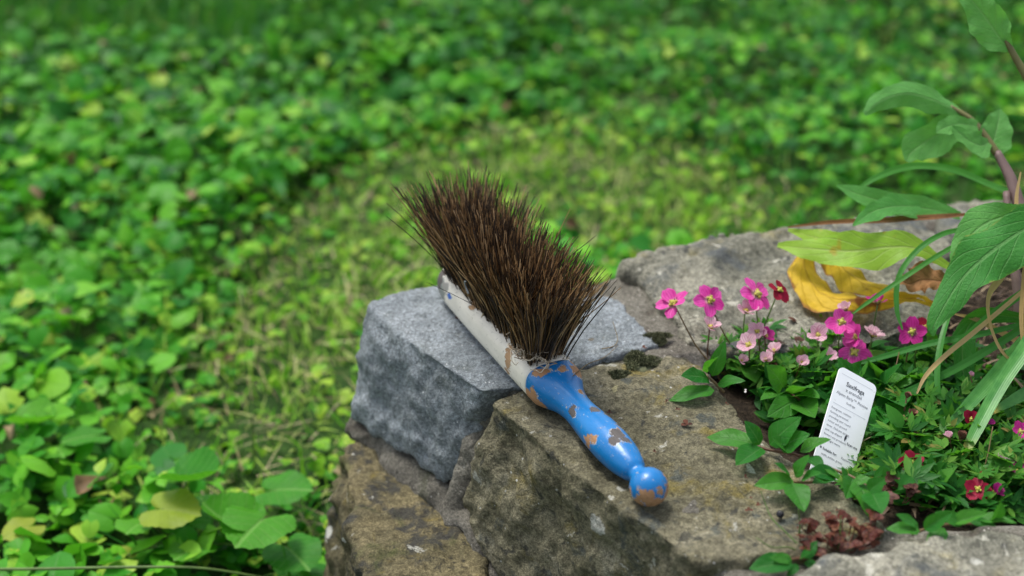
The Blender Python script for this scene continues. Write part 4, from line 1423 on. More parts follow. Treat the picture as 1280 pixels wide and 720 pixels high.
def sprig(label, stem_px, z, leaves, mat=None, group="leafy sprigs creeping over the stones"):
    root = thing("leafy_sprig", label, "leafy sprig", Pz(stem_px[0][0], stem_px[0][1], z), group)
    sm = MB()
    sm.tube(catmull([Pz(a, b, z + 0.004) for a, b in stem_px], 14), 0.0011, 6)
    obj("stem", sm, M_redstem, root)
    for (px, py, tx, ty, wscale, dz) in leaves:       # leaf base pixel, tip pixel
        a = Pz(px, py, z + 0.007)
        b = Pz(tx, ty, z + 0.007 + dz)
        L = np.linalg.norm(b - a)
        d = Vector(b - a).normalized()
        up = (Vector((0, -0.25, 1)) + Vector((random.gauss(0, 0.25), random.gauss(0, 0.2), 0)))
        xax = d.cross(up).normalized()
        zax = xax.cross(d).normalized()
        M3 = Matrix((xax, d, zax)).transposed()
        tp = random.choice(T_sprig)
        p = tp[0] * np.array([L * wscale, L, L])
        mb = MB()
        mb.add(p @ np.array(M3).T + a, tp[1], tp[2])
        obj("leaf", mb, mat or M_mint, root)


sprig("leafy sprig with one long leaf lying on the brown stone nearest the brush", [(905, 490), (893, 478), (884, 470)], 0.002,
      [(893, 488, 838, 490, 0.75, 0.002), (886, 474, 862, 462, 0.9, 0.02), (890, 470, 905, 432, 0.7, 0.03), (897, 480, 925, 470, 0.8, 0.015), (884, 466, 893, 440, 0.6, 0.03)])
sprig("leafy sprig with purple stem reaching over the brown stone left of the white tag", [(1025, 578), (990, 567), (960, 562), (938, 555)], 0.004,
      [(945, 556, 886, 536, 0.85, 0.006), (952, 560, 920, 580, 1.1, 0.0), (950, 556, 938, 528, 1.0, 0.02), (962, 556, 992, 522, 1.0, 0.028), (975, 560, 1004, 540, 1.1, 0.02), (985, 564, 965, 545, 1.1, 0.012), (1000, 565, 1035, 545, 0.9, 0.016), (1008, 572, 1030, 588, 0.9, 0.004)])
sprig("leafy sprig spreading a star of leaves below the white tag's left corner", [(1040, 600), (1010, 603), (992, 602)], 0.004,
      [(992, 602, 945, 603, 0.9, 0.003), (990, 604, 1006, 634, 1.1, 0.0), (988, 598, 972, 576, 1.0, 0.015), (994, 596, 1004, 570, 0.9, 0.02), (1002, 600, 1024, 588, 0.9, 0.014)])
sprig("leafy sprig crowding the foot of the white tag", [(1090, 612), (1065, 596), (1045, 588), (1030, 583)], 0.004,
      [(1045, 600, 1016, 603, 1.2, 0.004), (1046, 596, 1010, 588, 1.0, 0.006), (1050, 598, 1034, 582, 1.1, 0.008), (1058, 600, 1056, 584, 0.9, 0.010), (1066, 602, 1090, 596, 1.0, 0.008), (1066, 598, 1058, 622, 1.1, 0.0), (1072, 602, 1094, 636, 1.1, 0.0), (1086, 614, 1106, 598, 1.3, 0.012), (1090, 616, 1102, 640, 1.2, 0.004)])
sprig("leafy sprig with long smooth leaves along the edge of the pale near corner stone", [(1225, 655), (1190, 655), (1155, 662), (1140, 668)], 0.004,
      [(1150, 664, 1112, 654, 0.9, 0.006), (1148, 660, 1128, 640, 0.8, 0.014), (1155, 662, 1190, 640, 0.75, 0.018), (1190, 654, 1235, 640, 0.7, 0.012), (1205, 654, 1175, 640, 0.8, 0.01), (1212, 652, 1245, 652, 0.7, 0.004), (1222, 650, 1270, 648, 0.7, 0.008), (1242, 652, 1252, 628, 0.9, 0.018), (1180, 660, 1160, 684, 0.8, 0.0)])
sprig("leafy sprig with grey green leaves at the front between two stones", [(1030, 705), (1005, 698), (985, 700)], -0.004,
      [(990, 704, 938, 706, 1.0, 0.002), (990, 700, 968, 694, 0.9, 0.008), (1000, 698, 1015, 690, 0.9, 0.01), (1005, 704, 1030, 706, 0.9, 0.0), (998, 706, 985, 718, 0.9, -0.002), (1005, 698, 1022, 676, 0.9, 0.01)])
sprig("leafy sprig half hidden under the pink flowers behind the tag", [(1000, 500), (985, 490), (970, 480)], -0.015,
      [(985, 490, 952, 488, 1.0, 0.01), (980, 486, 972, 462, 1.0, 0.03), (992, 496, 1022, 490, 1.0, 0.02), (990, 492, 1010, 470, 1.0, 0.03), (996, 500, 968, 512, 1.0, 0.008), (1000, 502, 1018, 520, 1.0, 0.01)])
sprig("leafy sprig with broad dark leaves right behind the white tag", [(1110, 520), (1100, 490), (1090, 470)], -0.02,
      [(1095, 475, 1060, 462, 1.0, 0.02), (1095, 472, 1092, 446, 1.0, 0.03), (1100, 484, 1135, 470, 1.1, 0.02), (1104, 495, 1130, 505, 1.1, 0.02), (1106, 505, 1125, 528, 1.0, 0.01), (1100, 490, 1120, 452, 0.8, 0.03), (1108, 512, 1090, 530, 0.9, 0.01)])


# red wood sorrel
def sorrel(label, basepx, area, n, mat, hr, size, z=0.0):
    root = thing("wood_sorrel", label, "wood sorrel", Pz(basepx[0], basepx[1], z), "red wood sorrel tufts")
    T = trefoil_template(3, 2.09, 0.62, 5, 5, 'heart', -0.12)
    x, y = bed_points(n * 6, area, z)
    base = Pz(basepx[0], basepx[1], z)
    for i in range(min(n, len(x))):
        zz = z + random.uniform(*hr)
        M3 = Matrix.Rotation(random.uniform(0, 6.28), 3, 'Z') @ Matrix.Rotation(random.gauss(0.25, 0.25), 3, 'X') @ Matrix.Rotation(random.gauss(0, 0.25), 3, 'Y')
        s = random.uniform(*size)
        c = np.array([x[i], y[i], zz])
        mb = MB()
        mb.add(T[0] * s @ np.array(M3).T + c, T[1], T[2])
        sm = (c + base) / 2
        mb.tube(catmull([base * 0.5 + np.array([x[i], y[i], z]) * 0.5, np.array([x[i], y[i], z]) * 0.7 + c * 0.3, c], 6), 0.0005, 5)
        obj("leaf", mb, mat, root)


sorrel("red leaved wood sorrel growing in the gap at the front edge of the stones", (1055, 690), [(1005, 655), (1060, 643), (1118, 668), (1105, 690), (1020, 700), (998, 690)], 40, M_sorrel, (0.003, 0.012), (0.0060, 0.0100), 0.002)
sorrel("dark purple wood sorrel by the edge of the brown stone right of the white tag", (1125, 630), [(1100, 615), (1145, 612), (1150, 640), (1110, 645)], 14, M_sorrel_dark, (0.003, 0.016), (0.007, 0.011), -0.012)
sorrel("dull red wood sorrel between the long back stone and the pink flowers", (975, 445), [(955, 432), (1000, 425), (1005, 450), (960, 460)], 14, M_sorrel_dark, (0.004, 0.022), (0.009, 0.014), -0.015)

# ------------------------------------------------------------------ plant tag
TB = Pz(1038, 570, -0.018)
tt = depth_at(1038, 570, -0.018)
R_ = np.array([1.0, 0, 0])
Uc = np.array([0, SP, CP])
Fw = np.array([0, CP, -SP])


def camvec(r, u, f):
    return (R_ * r + Uc * u + Fw * f) * tt / FPX


XV, YV = camvec(47, -25, 16), camvec(39, 100, 40)
Wt, Ht = np.linalg.norm(XV), np.linalg.norm(YV)
xh, yh = XV / Wt, YV / Ht
zh = np.cross(xh, yh)
top_left = Pt(1050, 457, tt + 40 * tt / FPX * 0.6)
Wt *= 1.10
TH = Ht * 1.6


def tagp(a, b, c=0.0):
    """a to the right, b down from the top (units of the tag's width), c out of the face"""
    return top_left + xh * (a * Wt) - yh * (b * Wt) + zh * c


bt = TH / Wt
rad = 0.13
outl = []
for (cx, cy, a0) in ((rad, rad, 180), (1 - rad, rad, 90)):
    for k in range(7):
        a = math.radians(a0 - 15 * k)
        outl.append((cx + rad * math.cos(a), cy - rad * math.sin(a)))
outl += [(1, bt * 0.8), (0.62, bt), (0.5, bt + 0.35), (0.38, bt), (0.0, bt * 0.8)]
tg = thing("plant_tag", "white plastic plant tag with printed text stuck slanting in the bed", "plant tag", tagp(0.5, bt + 0.2))
tm = MB()
n = len(outl)
fr = [tagp(a, b, 0.0004) for a, b in outl]
bk = [tagp(a, b, -0.0004) for a, b in outl]
tm.add(fr + bk, [tuple(range(n))[::-1], tuple(range(n, 2 * n))] + [(i, (i + 1) % n, n + (i + 1) % n, n + i) for i in range(n)])
tpl = NT("white_plastic")
M_tag = tpl.done(tpl.mix(tpl.math('MULTIPLY', tpl.step(tpl.noise(230, 5, 0.7), 0.64, 0.70), 0.55), tpl.mix(tpl.step(tpl.noise(70, 4), 0.5, 0.8), (0.90, 0.92, 0.94), (0.83, 0.85, 0.86)), (0.42, 0.36, 0.28)), 0.4, None, 0.4)
obj("label_plate", tm, M_tag, tg, smooth=False)
ink = NT("grey_ink")
M_ink = ink.done((0.035, 0.04, 0.05), 0.6)
ink2 = NT("light_ink")
M_ink2 = ink2.done((0.16, 0.17, 0.19), 0.6)
ink3 = NT("rule_ink")
M_rule = ink3.done((0.45, 0.47, 0.50), 0.6)
letters = MB()


def write(text, a, b, size, align='LEFT', mi=0, bold=0.0, rot=0.0):
    cu = bpy.data.curves.new("t", 'FONT')
    cu.body = text
    cu.size = size
    cu.align_x = align
    cu.offset = bold
    cu.resolution_u = 3
    o = bpy.data.objects.new("t", cu)
    COL.objects.link(o)
    dg = DG()
    dg.update()
    me = bpy.data.meshes.new_from_object(o.evaluated_get(dg), depsgraph=dg)
    bpy.data.objects.remove(o)
    c, s = math.cos(rot), math.sin(rot)
    vs = [tagp(a + c * v.co.x - s * v.co.y, b - (s * v.co.x + c * v.co.y), 0.0006) for v in me.vertices]
    letters.add(vs, [tuple(p.vertices) for p in me.polygons], None, mi)
    bpy.data.meshes.remove(me)


def rect(a0, b0, a1, b1, mi=0):
    letters.add([tagp(a0, b0, 0.0006), tagp(a1, b0, 0.0006), tagp(a1, b1, 0.0006), tagp(a0, b1, 0.0006)], [(0, 3, 2, 1)], None, mi)


write("Saxifraga", 0.5, 0.34, 0.135, 'CENTER', 0, 0.0012)
write("x arendsii", 0.5, 0.46, 0.11, 'CENTER', 1)
write("Alpino Early\u2122 Picotee", 0.5, 0.585, 0.090, 'CENTER', 1)
write("Saxifrage", 0.5, 0.70, 0.066, 'CENTER', 1)
rect(0.07, 0.80, 0.93, 0.808, 2)
rect(0.09, 0.135, 0.91, 0.142, 2)
for k, line in enumerate(["Evergreen, cushion-", "forming perennial,", "providing year round", "colour and ground", "cover. Delicate spring,", "pink cup-shaped", "flowers are produced", "on upright stems."]):
    write(line, 0.07, 0.93 + 0.098 * k, 0.066, 'LEFT', 1)
write("Scan me", 0.66, 1.50, 0.082, 'LEFT', 0, 0.001)
write("Suitable for:", 0.14, 1.83, 0.076, 'LEFT', 0, 0.001)
write("Rockeries,", 0.62, 1.83, 0.07, 'LEFT', 1)
write("walls, patios, gravel", 0.14, 1.94, 0.07, 'LEFT', 1)
letters.add([tagp(0.09 + 0.025 * math.cos(k * 0.628), 1.80 + 0.025 * math.sin(k * 0.628), 0.0006) for k in range(10)], [tuple(range(10))], None, 1)
letters.add([tagp(0.585, 1.46, 0.0006), tagp(0.62, 1.38, 0.0006), tagp(0.61, 1.30, 0.0006), tagp(0.575, 1.33, 0.0006), tagp(0.565, 1.40, 0.0006)], [(0, 1, 2, 3, 4)], None, 0)
obj("lettering", letters, [M_ink, M_ink2, M_rule], tg, smooth=False)

# ------------------------------------------------------------------ tall broad leaved plant at the right edge
TP = Pz(1310, 455, BED)
tall = thing("leafy_plant", "tall plant with purple stem and broad drooping green and yellowed leaves at the right edge", "leafy plant", TP)


def stem_of(pts, radii, mat, name="stem", rows=24):
    mb = MB()
    C = catmull([Pt(*p) for p in pts], rows)
    rr = catmull(np.array(radii, float), rows)[:, 0]
    mb.tube(C, rr, 10)
    return obj(name, mb, mat, tall)


def big_leaf(pts, wpx, normal, mat, fold=0.2, wave=0.12, nwave=3, serr=0.06, cup=0.0, label=None, rows=40, parent=None, name="leaf", cols=13):
    P = [Pt(*p) for p in pts]
    W = [wv * p[2] / FPX for wv, p in zip(wpx, pts)]
    mb = MB()
    ribbon(mb, P, W, normal, fold, wave, nwave, serr, rows, cols, cup=cup, ragged=0.28 if serr else 0.0)
    o = obj(name, mb, mat, parent or tall)
    if label:
        o["label"] = label
    return o


stem_of([(1330, 440, 1.22), (1300, 330, 1.22), (1278, 270, 1.23), (1264, 225, 1.24), (1246, 190, 1.25)], [0.0075, 0.0068, 0.006, 0.0048, 0.0034], M_purplestem)
stem_of([(1246, 192, 1.25), (1230, 168, 1.255), (1212, 148, 1.26), (1188, 133, 1.265)], [0.0035, 0.0031, 0.0026, 0.0018], M_olivestem)
stem_of([(1345, 330, 1.20), (1320, 190, 1.20), (1290, 110, 1.20), (1268, 70, 1.20), (1255, 45, 1.20)], [0.006, 0.005, 0.004, 0.003, 0.002], M_olivestem)
stem_of([(1275, 420, 1.20), (1272, 360, 1.205), (1262, 300, 1.22), (1258, 240, 1.235)], [0.0045, 0.0045, 0.004, 0.003], M_purplestem)
# leaves: midrib pixels with depth, half widths in pixels
big_leaf([(1200, 142, 1.262), (1170, 126, 1.262), (1135, 117, 1.255), (1105, 124, 1.245), (1080, 142, 1.235)], [6, 13, 15, 12, 3], (0.15, -0.8, 0.55), M_upleaf, fold=-0.35, wave=0.15)
big_leaf([(1218, 158, 1.262), (1195, 160, 1.27), (1165, 172, 1.275), (1140, 190, 1.275), (1133, 202, 1.27)], [7, 17, 21, 16, 3], (-0.1, -0.8, 0.5), M_upleaf, fold=0.25)
big_leaf([(1222, 158, 1.255), (1200, 155, 1.25), (1180, 160, 1.245), (1170, 166, 1.24)], [7, 11, 9, 1], (0, -0.7, 0.7), M_upleaf, fold=0.2)
big_leaf([(1236, 178, 1.25), (1226, 182, 1.245), (1210, 175, 1.245), (1190, 158, 1.245)], [5, 15, 12, 2], (0.1, -0.7, 0.6), M_upleaf, fold=0.3)
big_leaf([(1235, 195, 1.255), (1243, 172, 1.26), (1248, 152, 1.265), (1250, 136, 1.27)], [10, 19, 15, 1], (0.1, -0.9, 0.35), M_upleaf, fold=0.25)
big_leaf([(1262, 62, 1.2), (1248, 45, 1.2), (1232, 22, 1.2), (1216, 2, 1.2), (1200, -18, 1.2)], [5, 18, 19, 15, 3], (-0.4, -0.85, 0.3), M_upleaf, fold=0.25, wave=0.2)
big_leaf([(1320, 268, 1.17), (1275, 290, 1.16), (1235, 318, 1.15), (1200, 352, 1.14), (1170, 402, 1.13), (1166, 420, 1.128)], [20, 28, 31, 22, 10, 1], (-0.35, -0.72, 0.55), M_bigleaf, fold=0.12, wave=0.30, cup=-0.12, nwave=3)
big_leaf([(1285, 268, 1.19), (1250, 272, 1.185), (1220, 288, 1.18), (1202, 312, 1.175), (1194, 336, 1.172)], [12, 20, 22, 16, 3], (-0.5, -0.7, 0.45), M_upleaf, fold=0.15, wave=0.15)
big_leaf([(1200, 270, 1.27), (1165, 262, 1.27), (1120, 255, 1.265), (1080, 245, 1.26), (1046, 232, 1.26)], [5, 11, 13, 11, 2], (0.0, -0.7, 0.7), M_upleaf, fold=0.2)
big_leaf([(1150, 258, 1.255), (1120, 258, 1.245), (1092, 264, 1.235), (1066, 282, 1.225)], [7, 13, 12, 1], (0.1, -0.6, 0.8), M_upleaf, fold=0.25)
big_leaf([(1190, 335, 1.225), (1150, 312, 1.225), (1110, 309, 1.23), (1065, 314, 1.235), (1015, 311, 1.25), (972, 307, 1.27)], [4, 10, 22, 22, 15, 3], (0.05, -0.65, 0.75), M_limeleaf, fold=0.15, wave=0.2, label="lime green drooping leaf over the back stone")
big_leaf([(1100, 310, 1.25), (1060, 305, 1.255), (1020, 297, 1.262), (985, 287, 1.268)], [10, 13, 11, 2], (0.05, -0.45, 0.85), M_limeleaf, fold=0.2)


def sheet(name, ra, rb, mat, parent, label, bulge=0.006, wave=0.003, rows=44, cols=11):
    """leaf surface between two edge lines given as (px, py, z)"""
    A_ = catmull([Pz(*p) for p in ra], rows)
    B_ = catmull([Pz(*p) for p in rb], rows)
    v = np.linspace(0, 1, cols)
    P = A_[:, None, :] * (1 - v)[None, :, None] + B_[:, None, :] * v[None, :, None]
    wd = np.linalg.norm(A_ - B_, axis=1)
    u = np.linspace(0, 1, rows)
    hh = (bulge * np.sin(np.pi * v)[None, :] * np.minimum(1, wd / 0.012)[:, None]
          + wave * np.sin(u * 23)[:, None] * (np.abs(v - 0.5) * 2)[None, :] ** 2
          + 0.0015 * fbm(P.reshape(-1, 3), 130, 2, 7).reshape(rows, cols))
    P[:, :, 2] += hh
    uv = np.stack(np.meshgrid(u, v, indexing='ij'), -1)[..., ::-1]
    mb = MB()
    mb.grid(P, uv)
    o = obj(name, mb, mat, parent)
    o["label"] = label
    return o


sheet("leaf", [(1020, 313, 0.036), (996, 322, 0.034), (984, 338, 0.030), (993, 366, 0.020), (1018, 388, 0.016), (1050, 393, 0.016), (1095, 387, 0.018), (1135, 382, 0.02), (1168, 381, 0.02)],
      [(1024, 318, 0.038), (1018, 327, 0.032), (1025, 345, 0.024), (1035, 359, 0.021), (1047, 366, 0.021), (1064, 369, 0.024), (1097, 375, 0.025), (1135, 376, 0.023), (1168, 378, 0.021)], M_yellowleaf, tall, "lower half of the withered yellow leaf, brown along its edge")
sheet("leaf", [(1014, 314, 0.036), (1025, 328, 0.026), (1036, 345, 0.021), (1048, 360, 0.020), (1064, 369, 0.0243), (1097, 375, 0.0253), (1135, 376, 0.0233), (1168, 378, 0.0213)],
      [(1022, 311, 0.040), (1046, 320, 0.032), (1068, 336, 0.030), (1084, 349, 0.028), (1104, 358, 0.028), (1134, 369, 0.026), (1150, 373, 0.024), (1168, 376, 0.022)], M_yellowleaf, tall, "upper half of the withered yellow leaf beside the slit")
big_leaf([(1180, 352, 1.20), (1155, 350, 1.205), (1135, 355, 1.208), (1120, 345, 1.21)], [8, 17, 14, 3], (0.1, -0.6, 0.8), M_browncurl, fold=0.5, wave=0.5, nwave=4, label="crumpled dead brown leaf")
big_leaf([(1215, 268, 1.25), (1160, 272, 1.262), (1100, 276, 1.268), (1040, 278, 1.27), (985, 284, 1.265)], [2, 4, 4, 3, 1], (0, -0.5, 0.85), M_browncurl, fold=0.3, serr=0, label="thin dry tan leaf lying on the back stone")
big_leaf([(1300, 400, 1.19), (1230, 395, 1.195), (1205, 420, 1.195), (1204, 465, 1.19), (1208, 500, 1.185)], [3, 10, 13, 11, 2], (-0.2, -0.9, 0.3), M_foxglove, fold=0.2)

# ------------------------------------------------------------------ bulb plant with collapsed strap leaves
strap = thing("bulb_plant", "bulb plant with collapsed narrow strap leaves crossing the bed at the right edge", "bulb plant", Pz(1330, 440, BED))
M_strapdry = leaf_mat("dry_strap_leaf", [(0.0, (0.36, 0.24, 0.10)), (1.0, (0.45, 0.33, 0.16))], vein=0.2, nveins=0.5, vein_col=(0.25, 0.14, 0.06), puck=0.4, tcol=(0.5, 0.35, 0.12), rough=0.6)
ts = NT("strap_leaf_yellow_tip")
xx, yy, zz = ts.sep(ts.coord("UV"))
cstr = ts.mix(ts.step(ts.noise(90, 4), 0.3, 0.7), (0.040, 0.165, 0.032), (0.075, 0.235, 0.05))
tipm = ts.step(ts.math('ADD', yy, ts.math('MULTIPLY', ts.math('SUBTRACT', ts.noise(50, 4), 0.5), 0.25)), 0.80, 0.95)
cstr = ts.mix(tipm, cstr, (0.42, 0.33, 0.07))
cstr = ts.mix(ts.step(yy, 0.965, 0.99), cstr, (0.20, 0.11, 0.04))
lin = ts.math('MULTIPLY', ts.math('ABSOLUTE', ts.math('SUBTRACT', ts.math('FRACT', ts.math('MULTIPLY', xx, 7)), 0.5)), 2)
M_straptip = ts.done(cstr, 0.35, ts.bump(lin, 0.2, 0.0004), 0.2)


def strap_leaf(pts, wpx, normal, mat, label=None, fold=0.2, wave=0.05):
    return big_leaf(pts, wpx, normal, mat, fold=fold, wave=wave, serr=0, rows=36, cols=7, parent=strap, label=label)


strap_leaf([(1360, 330, 1.19), (1300, 405, 1.16), (1250, 462, 1.14), (1200, 518, 1.12), (1156, 568, 1.105)], [8, 9, 9, 7, 3], (-0.3, -0.8, 0.5), M_straptip)
strap_leaf([(1340, 340, 1.19), (1292, 420, 1.145), (1255, 475, 1.125), (1222, 535, 1.105), (1196, 588, 1.09)], [9, 10, 9, 8, 3], (-0.5, -0.75, 0.4), M_straptip)
strap_leaf([(1360, 440, 1.17), (1310, 475, 1.15), (1270, 498, 1.135), (1232, 520, 1.125)], [8, 8, 7, 2], (-0.1, -0.7, 0.7), M_straptip)
strap_leaf([(1380, 510, 1.13), (1320, 560, 1.105), (1275, 598, 1.09), (1240, 628, 1.078), (1215, 645, 1.07)], [9, 9, 8, 6, 2], (-0.2, -0.8, 0.55), M_straptip)
strap_leaf([(1360, 600, 1.09), (1320, 618, 1.085), (1285, 632, 1.08), (1262, 646, 1.075)], [8, 8, 7, 2], (-0.2, -0.8, 0.6), M_straptip)
strap_leaf([(1290, 255, 1.2), (1230, 290, 1.2), (1180, 315, 1.195), (1130, 347, 1.19), (1085, 378, 1.188), (1066, 392, 1.188)], [3, 3.2, 3.2, 3, 2.4, 1], (0, -0.6, 0.8), M_strap)
strap_leaf([(1215, 285, 1.215), (1180, 292, 1.21), (1148, 312, 1.205), (1124, 345, 1.2), (1121, 385, 1.195), (1128, 412, 1.19)], [2.5, 3.4, 3.6, 3.4, 3, 1], (-0.4, -0.7, 0.6), M_strap)
strap_leaf([(1300, 345, 1.17), (1262, 378, 1.16), (1218, 415, 1.15), (1180, 446, 1.14), (1157, 470, 1.135), (1146, 492, 1.132)], [2, 2.6, 3, 3, 2.6, 1], (-0.4, -0.8, 0.45), M_strapdry)
strap_leaf([(1310, 345, 1.18), (1270, 372, 1.175), (1232, 400, 1.17), (1200, 428, 1.168), (1176, 446, 1.166)], [4, 5, 5, 4, 1], (-0.2, -0.7, 0.6), M_strap)
strap_leaf([(1300, 395, 1.18), (1255, 425, 1.17), (1200, 458, 1.165), (1150, 482, 1.162), (1090, 505, 1.16)], [4, 5, 5, 4, 1], (-0.2, -0.7, 0.6), M_strap)
strap_leaf([(1280, 300, 1.165), (1252, 345, 1.16), (1236, 372, 1.155), (1238, 405, 1.15), (1250, 435, 1.145), (1266, 450, 1.142), (1290, 445, 1.14)], [5, 6, 3, 2, 2, 1.6, 1], (-0.7, -0.6, 0.3), M_strapdry, label="curled dry brown strap leaf")
strap_leaf([(1285, 300, 1.16), (1280, 350, 1.155), (1277, 400, 1.15), (1281, 450, 1.145)], [2, 3, 3, 2], (-0.7, -0.7, 0.1), M_strapdry)
strap_leaf([(1300, 255, 1.27), (1240, 232, 1.285), (1190, 212, 1.29), (1140, 208, 1.29), (1095, 222, 1.285), (1060, 246, 1.28)], [4, 4.5, 5, 5, 4, 1], (0.1, -0.6, 0.8), M_strap)
strap_leaf([(1300, 400, 1.175), (1225, 418, 1.18), (1160, 430, 1.185), (1100, 447, 1.185), (1050, 460, 1.185)], [3, 4, 4, 3.5, 1], (0, -0.6, 0.8), M_strap)
strap_leaf([(1190, 382, 1.19), (1176, 430, 1.17), (1172, 480, 1.155), (1184, 530, 1.14), (1200, 560, 1.13)], [3, 4, 4, 3.5, 1], (-0.6, -0.7, 0.3), M_strap)
strap_leaf([(1276, 215, 1.2), (1271, 250, 1.2), (1276, 300, 1.19), (1290, 350, 1.18)], [1, 3, 3.5, 3], (-0.8, -0.5, 0.2), M_strapdry)
strap_leaf([(1330, 465, 1.2), (1300, 440, 1.2), (1260, 420, 1.195), (1222, 400, 1.195), (1192, 392, 1.195)], [3, 4, 4, 3, 1], (-0.2, -0.7, 0.6), M_strapdry)

# ------------------------------------------------------------------ small things on the stones
M_moss = plain_mat("moss", [(0.0, (0.04, 0.05, 0.022)), (0.5, (0.10, 0.115, 0.055)), (1.0, (0.25, 0.26, 0.15))], rough=0.95, scale=300, bump=0.6)


def moss(px, py, wpx, label):
    c = Pz(px, py, 0.0)
    s = wpx * depth_at(px, py, 0) / FPX / 2
    m = Mass()
    n = 900
    r = np.sqrt(rng.uniform(0, 1, n))
    a = rng.uniform(0, 6.283, n)
    wob = 1 + 0.35 * np.sin(a * 3 + px) + 0.2 * np.sin(a * 5)
    x = c[0] + r * wob * s * np.cos(a)
    y = c[1] + r * wob * s * 0.8 * np.sin(a)
    zz_ = -0.002 + 0.34 * s * np.sqrt(np.clip(1 - r ** 2, 0, 1))
    R = rotmats(rng.uniform(0, 6.28, n), rng.normal(0.7, 0.5, n), rng.normal(0, 0.5, n))
    m.scatter(trefoil_template(4, 1.57, 1.0, 3, 3, 'lance', 0.25), np.stack([x, y, zz_], -1), R, rng.uniform(0.0014, 0.0030, n))
    dm = MB()
    sphere(dm, (c[0], c[1], -0.004), s * 0.9, 8, 14, 0.34)
    o = obj("moss_cushion", dm, M_moss)
    c2 = obj("moss_tufts", m.mesh("moss_tufts", [M_moss]), M_moss, o)
    c2["kind"] = "stuff"
    tag(o, label, "moss", "moss cushions in the mortar")


moss(800, 451, 44, "larger dark moss cushion in the joint right of the bristles")
moss(773, 468, 24, "smaller moss tuft beside the blue shoulder of the brush")
moss(823, 421, 26, "flat moss patch by the corner of the grey stone near the first pink flower")


def crumb(px, py, rpx, mat, name, label, cat, group=None, z=0.002, flat=0.6, petals=0):
    c = Pz(px, py, z)
    r = rpx * depth_at(px, py, z) / FPX
    if petals:
        mb = MB()
        for k in range(petals):
            M3 = Matrix.Rotation(k * 6.28 / petals + random.uniform(-0.5, 0.5), 3, 'Z') @ Matrix.Rotation(random.uniform(0.0, 0.9), 3, 'X')
            mb.add(T_pet[0] * r * random.uniform(0.7, 1.2) @ np.array(M3).T + c + np.array([0, 0, 0.001]), T_pet[1], T_pet[2])
    else:
        mb = MB()
        sphere(mb, (0, 0, 0), r, 7, 10, flat)
        V = mb.v[0]
        V *= (1 + 0.35 * fbm(V / r + px, 1.3, 2, 5))[:, None]
        mb.v[0] = V + c + np.array([0, 0, r * flat * 0.6])
    return tag(obj(name, mb, mat), label, cat, group)


M_crumb = plain_mat("brown_crumb", [(0.0, (0.05, 0.018, 0.012)), (1.0, (0.13, 0.05, 0.03))], rough=0.9, scale=300)
M_white_scrap = plain_mat("pale_scrap", [(0.0, (0.55, 0.52, 0.5)), (1.0, (0.7, 0.66, 0.64))], rough=0.8, scale=200, trans=0.2)
M_black = plain_mat("black_seed", [(0.0, (0.01, 0.01, 0.012)), (1.0, (0.02, 0.02, 0.024))], rough=0.35)
for (px, py, r) in [(833, 503, 3), (846, 513, 3.5), (885, 495, 3), (908, 506, 3), (818, 566, 3), (932, 598, 3.5), (948, 633, 4), (936, 639, 5), (938, 624, 2.5), (1046, 639, 3), (997, 662, 3.5)]:
    crumb(px, py, r, M_crumb, "flower_scrap", "tiny reddish brown dry flower scrap lying on the brown stone", "flower scrap", "dry scraps scattered on the brown stone", petals=3)
crumb(859, 532, 7, M_crumb, "flower_scrap", "largest dark red dry flower scrap on the brown stone right of the handle", "flower scrap", petals=5)
crumb(762, 517, 4, M_crumb, "flower_scrap", "russet scrap lying on the brown stone beside the blue handle's neck", "flower scrap", petals=3)
crumb(805, 436, 4, M_crumb, "flower_scrap", "dark red scrap in the mortar above the larger moss cushion", "flower scrap", petals=3)
crumb(572, 398, 3.6, M_crumb, "soil_crumb", "dark crumb of soil on top of the grey stone beside the white stock", "soil crumb")
crumb(975, 645, 6, M_black, "black_seed", "shiny black seed lying on the brown stone left of the red wood sorrel", "seed", flat=0.8)
crumb(916, 557, 8, M_white_scrap, "fallen_petal", "crumpled whitish petal beside the purple stemmed sprig", "petal", petals=4)
crumb(943, 547, 6, M_faded, "fallen_petal", "pale pink petal caught on the purple stemmed sprig", "petal", petals=2, z=0.012)
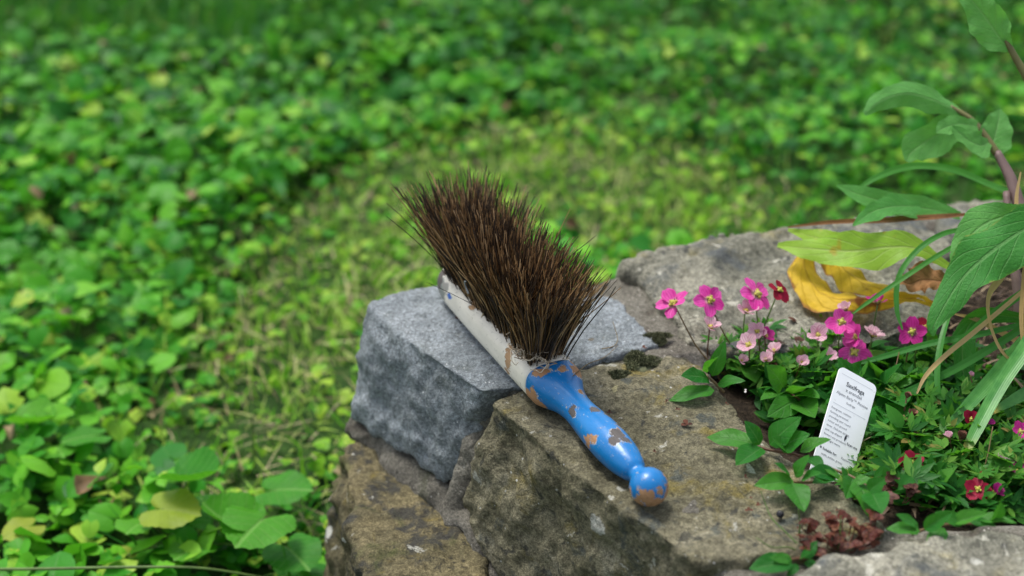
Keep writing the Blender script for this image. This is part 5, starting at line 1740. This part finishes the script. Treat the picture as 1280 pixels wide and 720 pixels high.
crumb(932, 490, 4, M_white_scrap, "fallen_petal", "tiny white petal on the leaves above the purple stemmed sprig", "petal", petals=2, z=0.012)
fibre("seed_stalk", [Pz(1005, 688, 0.0), Pz(985, 668, 0.004), Pz(965, 648, 0.010), Pz(956, 628, 0.016), Pz(951, 614, 0.024)], 0.0006, M_stem, "thin green seed stalk leaning left over the brown stone", "seed stalk", "green seed stalks by the red wood sorrel")
fibre("seed_stalk", [Pz(1000, 690, 0.0), Pz(985, 684, 0.004), Pz(965, 684, 0.010), Pz(945, 672, 0.016)], 0.0006, M_stem, "lowest green seed stalk lying nearly flat at the stone's front edge", "seed stalk", "green seed stalks by the red wood sorrel")
fibre("seed_stalk", [Pz(999, 668, 0.0), Pz(1000, 655, 0.008), Pz(998, 636, 0.022)], 0.0007, M_stem, "short upright green seed stalk left of the red wood sorrel", "seed stalk", "green seed stalks by the red wood sorrel")
fibre("seed_stalk", [Pz(1048, 690, 0.0), Pz(1050, 668, 0.012), Pz(1051, 645, 0.028)], 0.0007, M_stem, "upright green seed stalk rising out of the red wood sorrel", "seed stalk", "green seed stalks by the red wood sorrel")
fibre("dry_stalk", [Pz(1219, 640, BED), Pz(1224, 606, -0.02), Pz(1234, 572, -0.005), Pz(1241, 533, 0.012)], 0.0007, M_straw, "straw coloured forked stalk standing among the crimson flowers", "dry stalk", "dry stalks at the right of the bed")
fibre("dry_stalk", [Pz(1228, 640, BED), Pz(1236, 605, -0.02), Pz(1250, 575, -0.008), Pz(1278, 548, 0.004)], 0.0007, M_straw, "straw coloured stalk slanting up to the right edge", "dry stalk", "dry stalks at the right of the bed")
fibre("dry_stalk", [Pz(1108, 610, BED), Pz(1118, 596, -0.015), Pz(1130, 586, -0.004)], 0.0010, M_straw, "short pale stalk lying below the crimson flower nearest the tag", "dry stalk", "dry stalks at the right of the bed")
fibre("dry_stalk", [Pz(1090, 520, BED), Pz(1102, 490, -0.01), Pz(1118, 462, 0.006), Pz(1124, 440, 0.012)], 0.0006, M_redstem, "reddish bare stalk rising behind the white tag", "dry stalk", "dry stalks at the right of the bed")
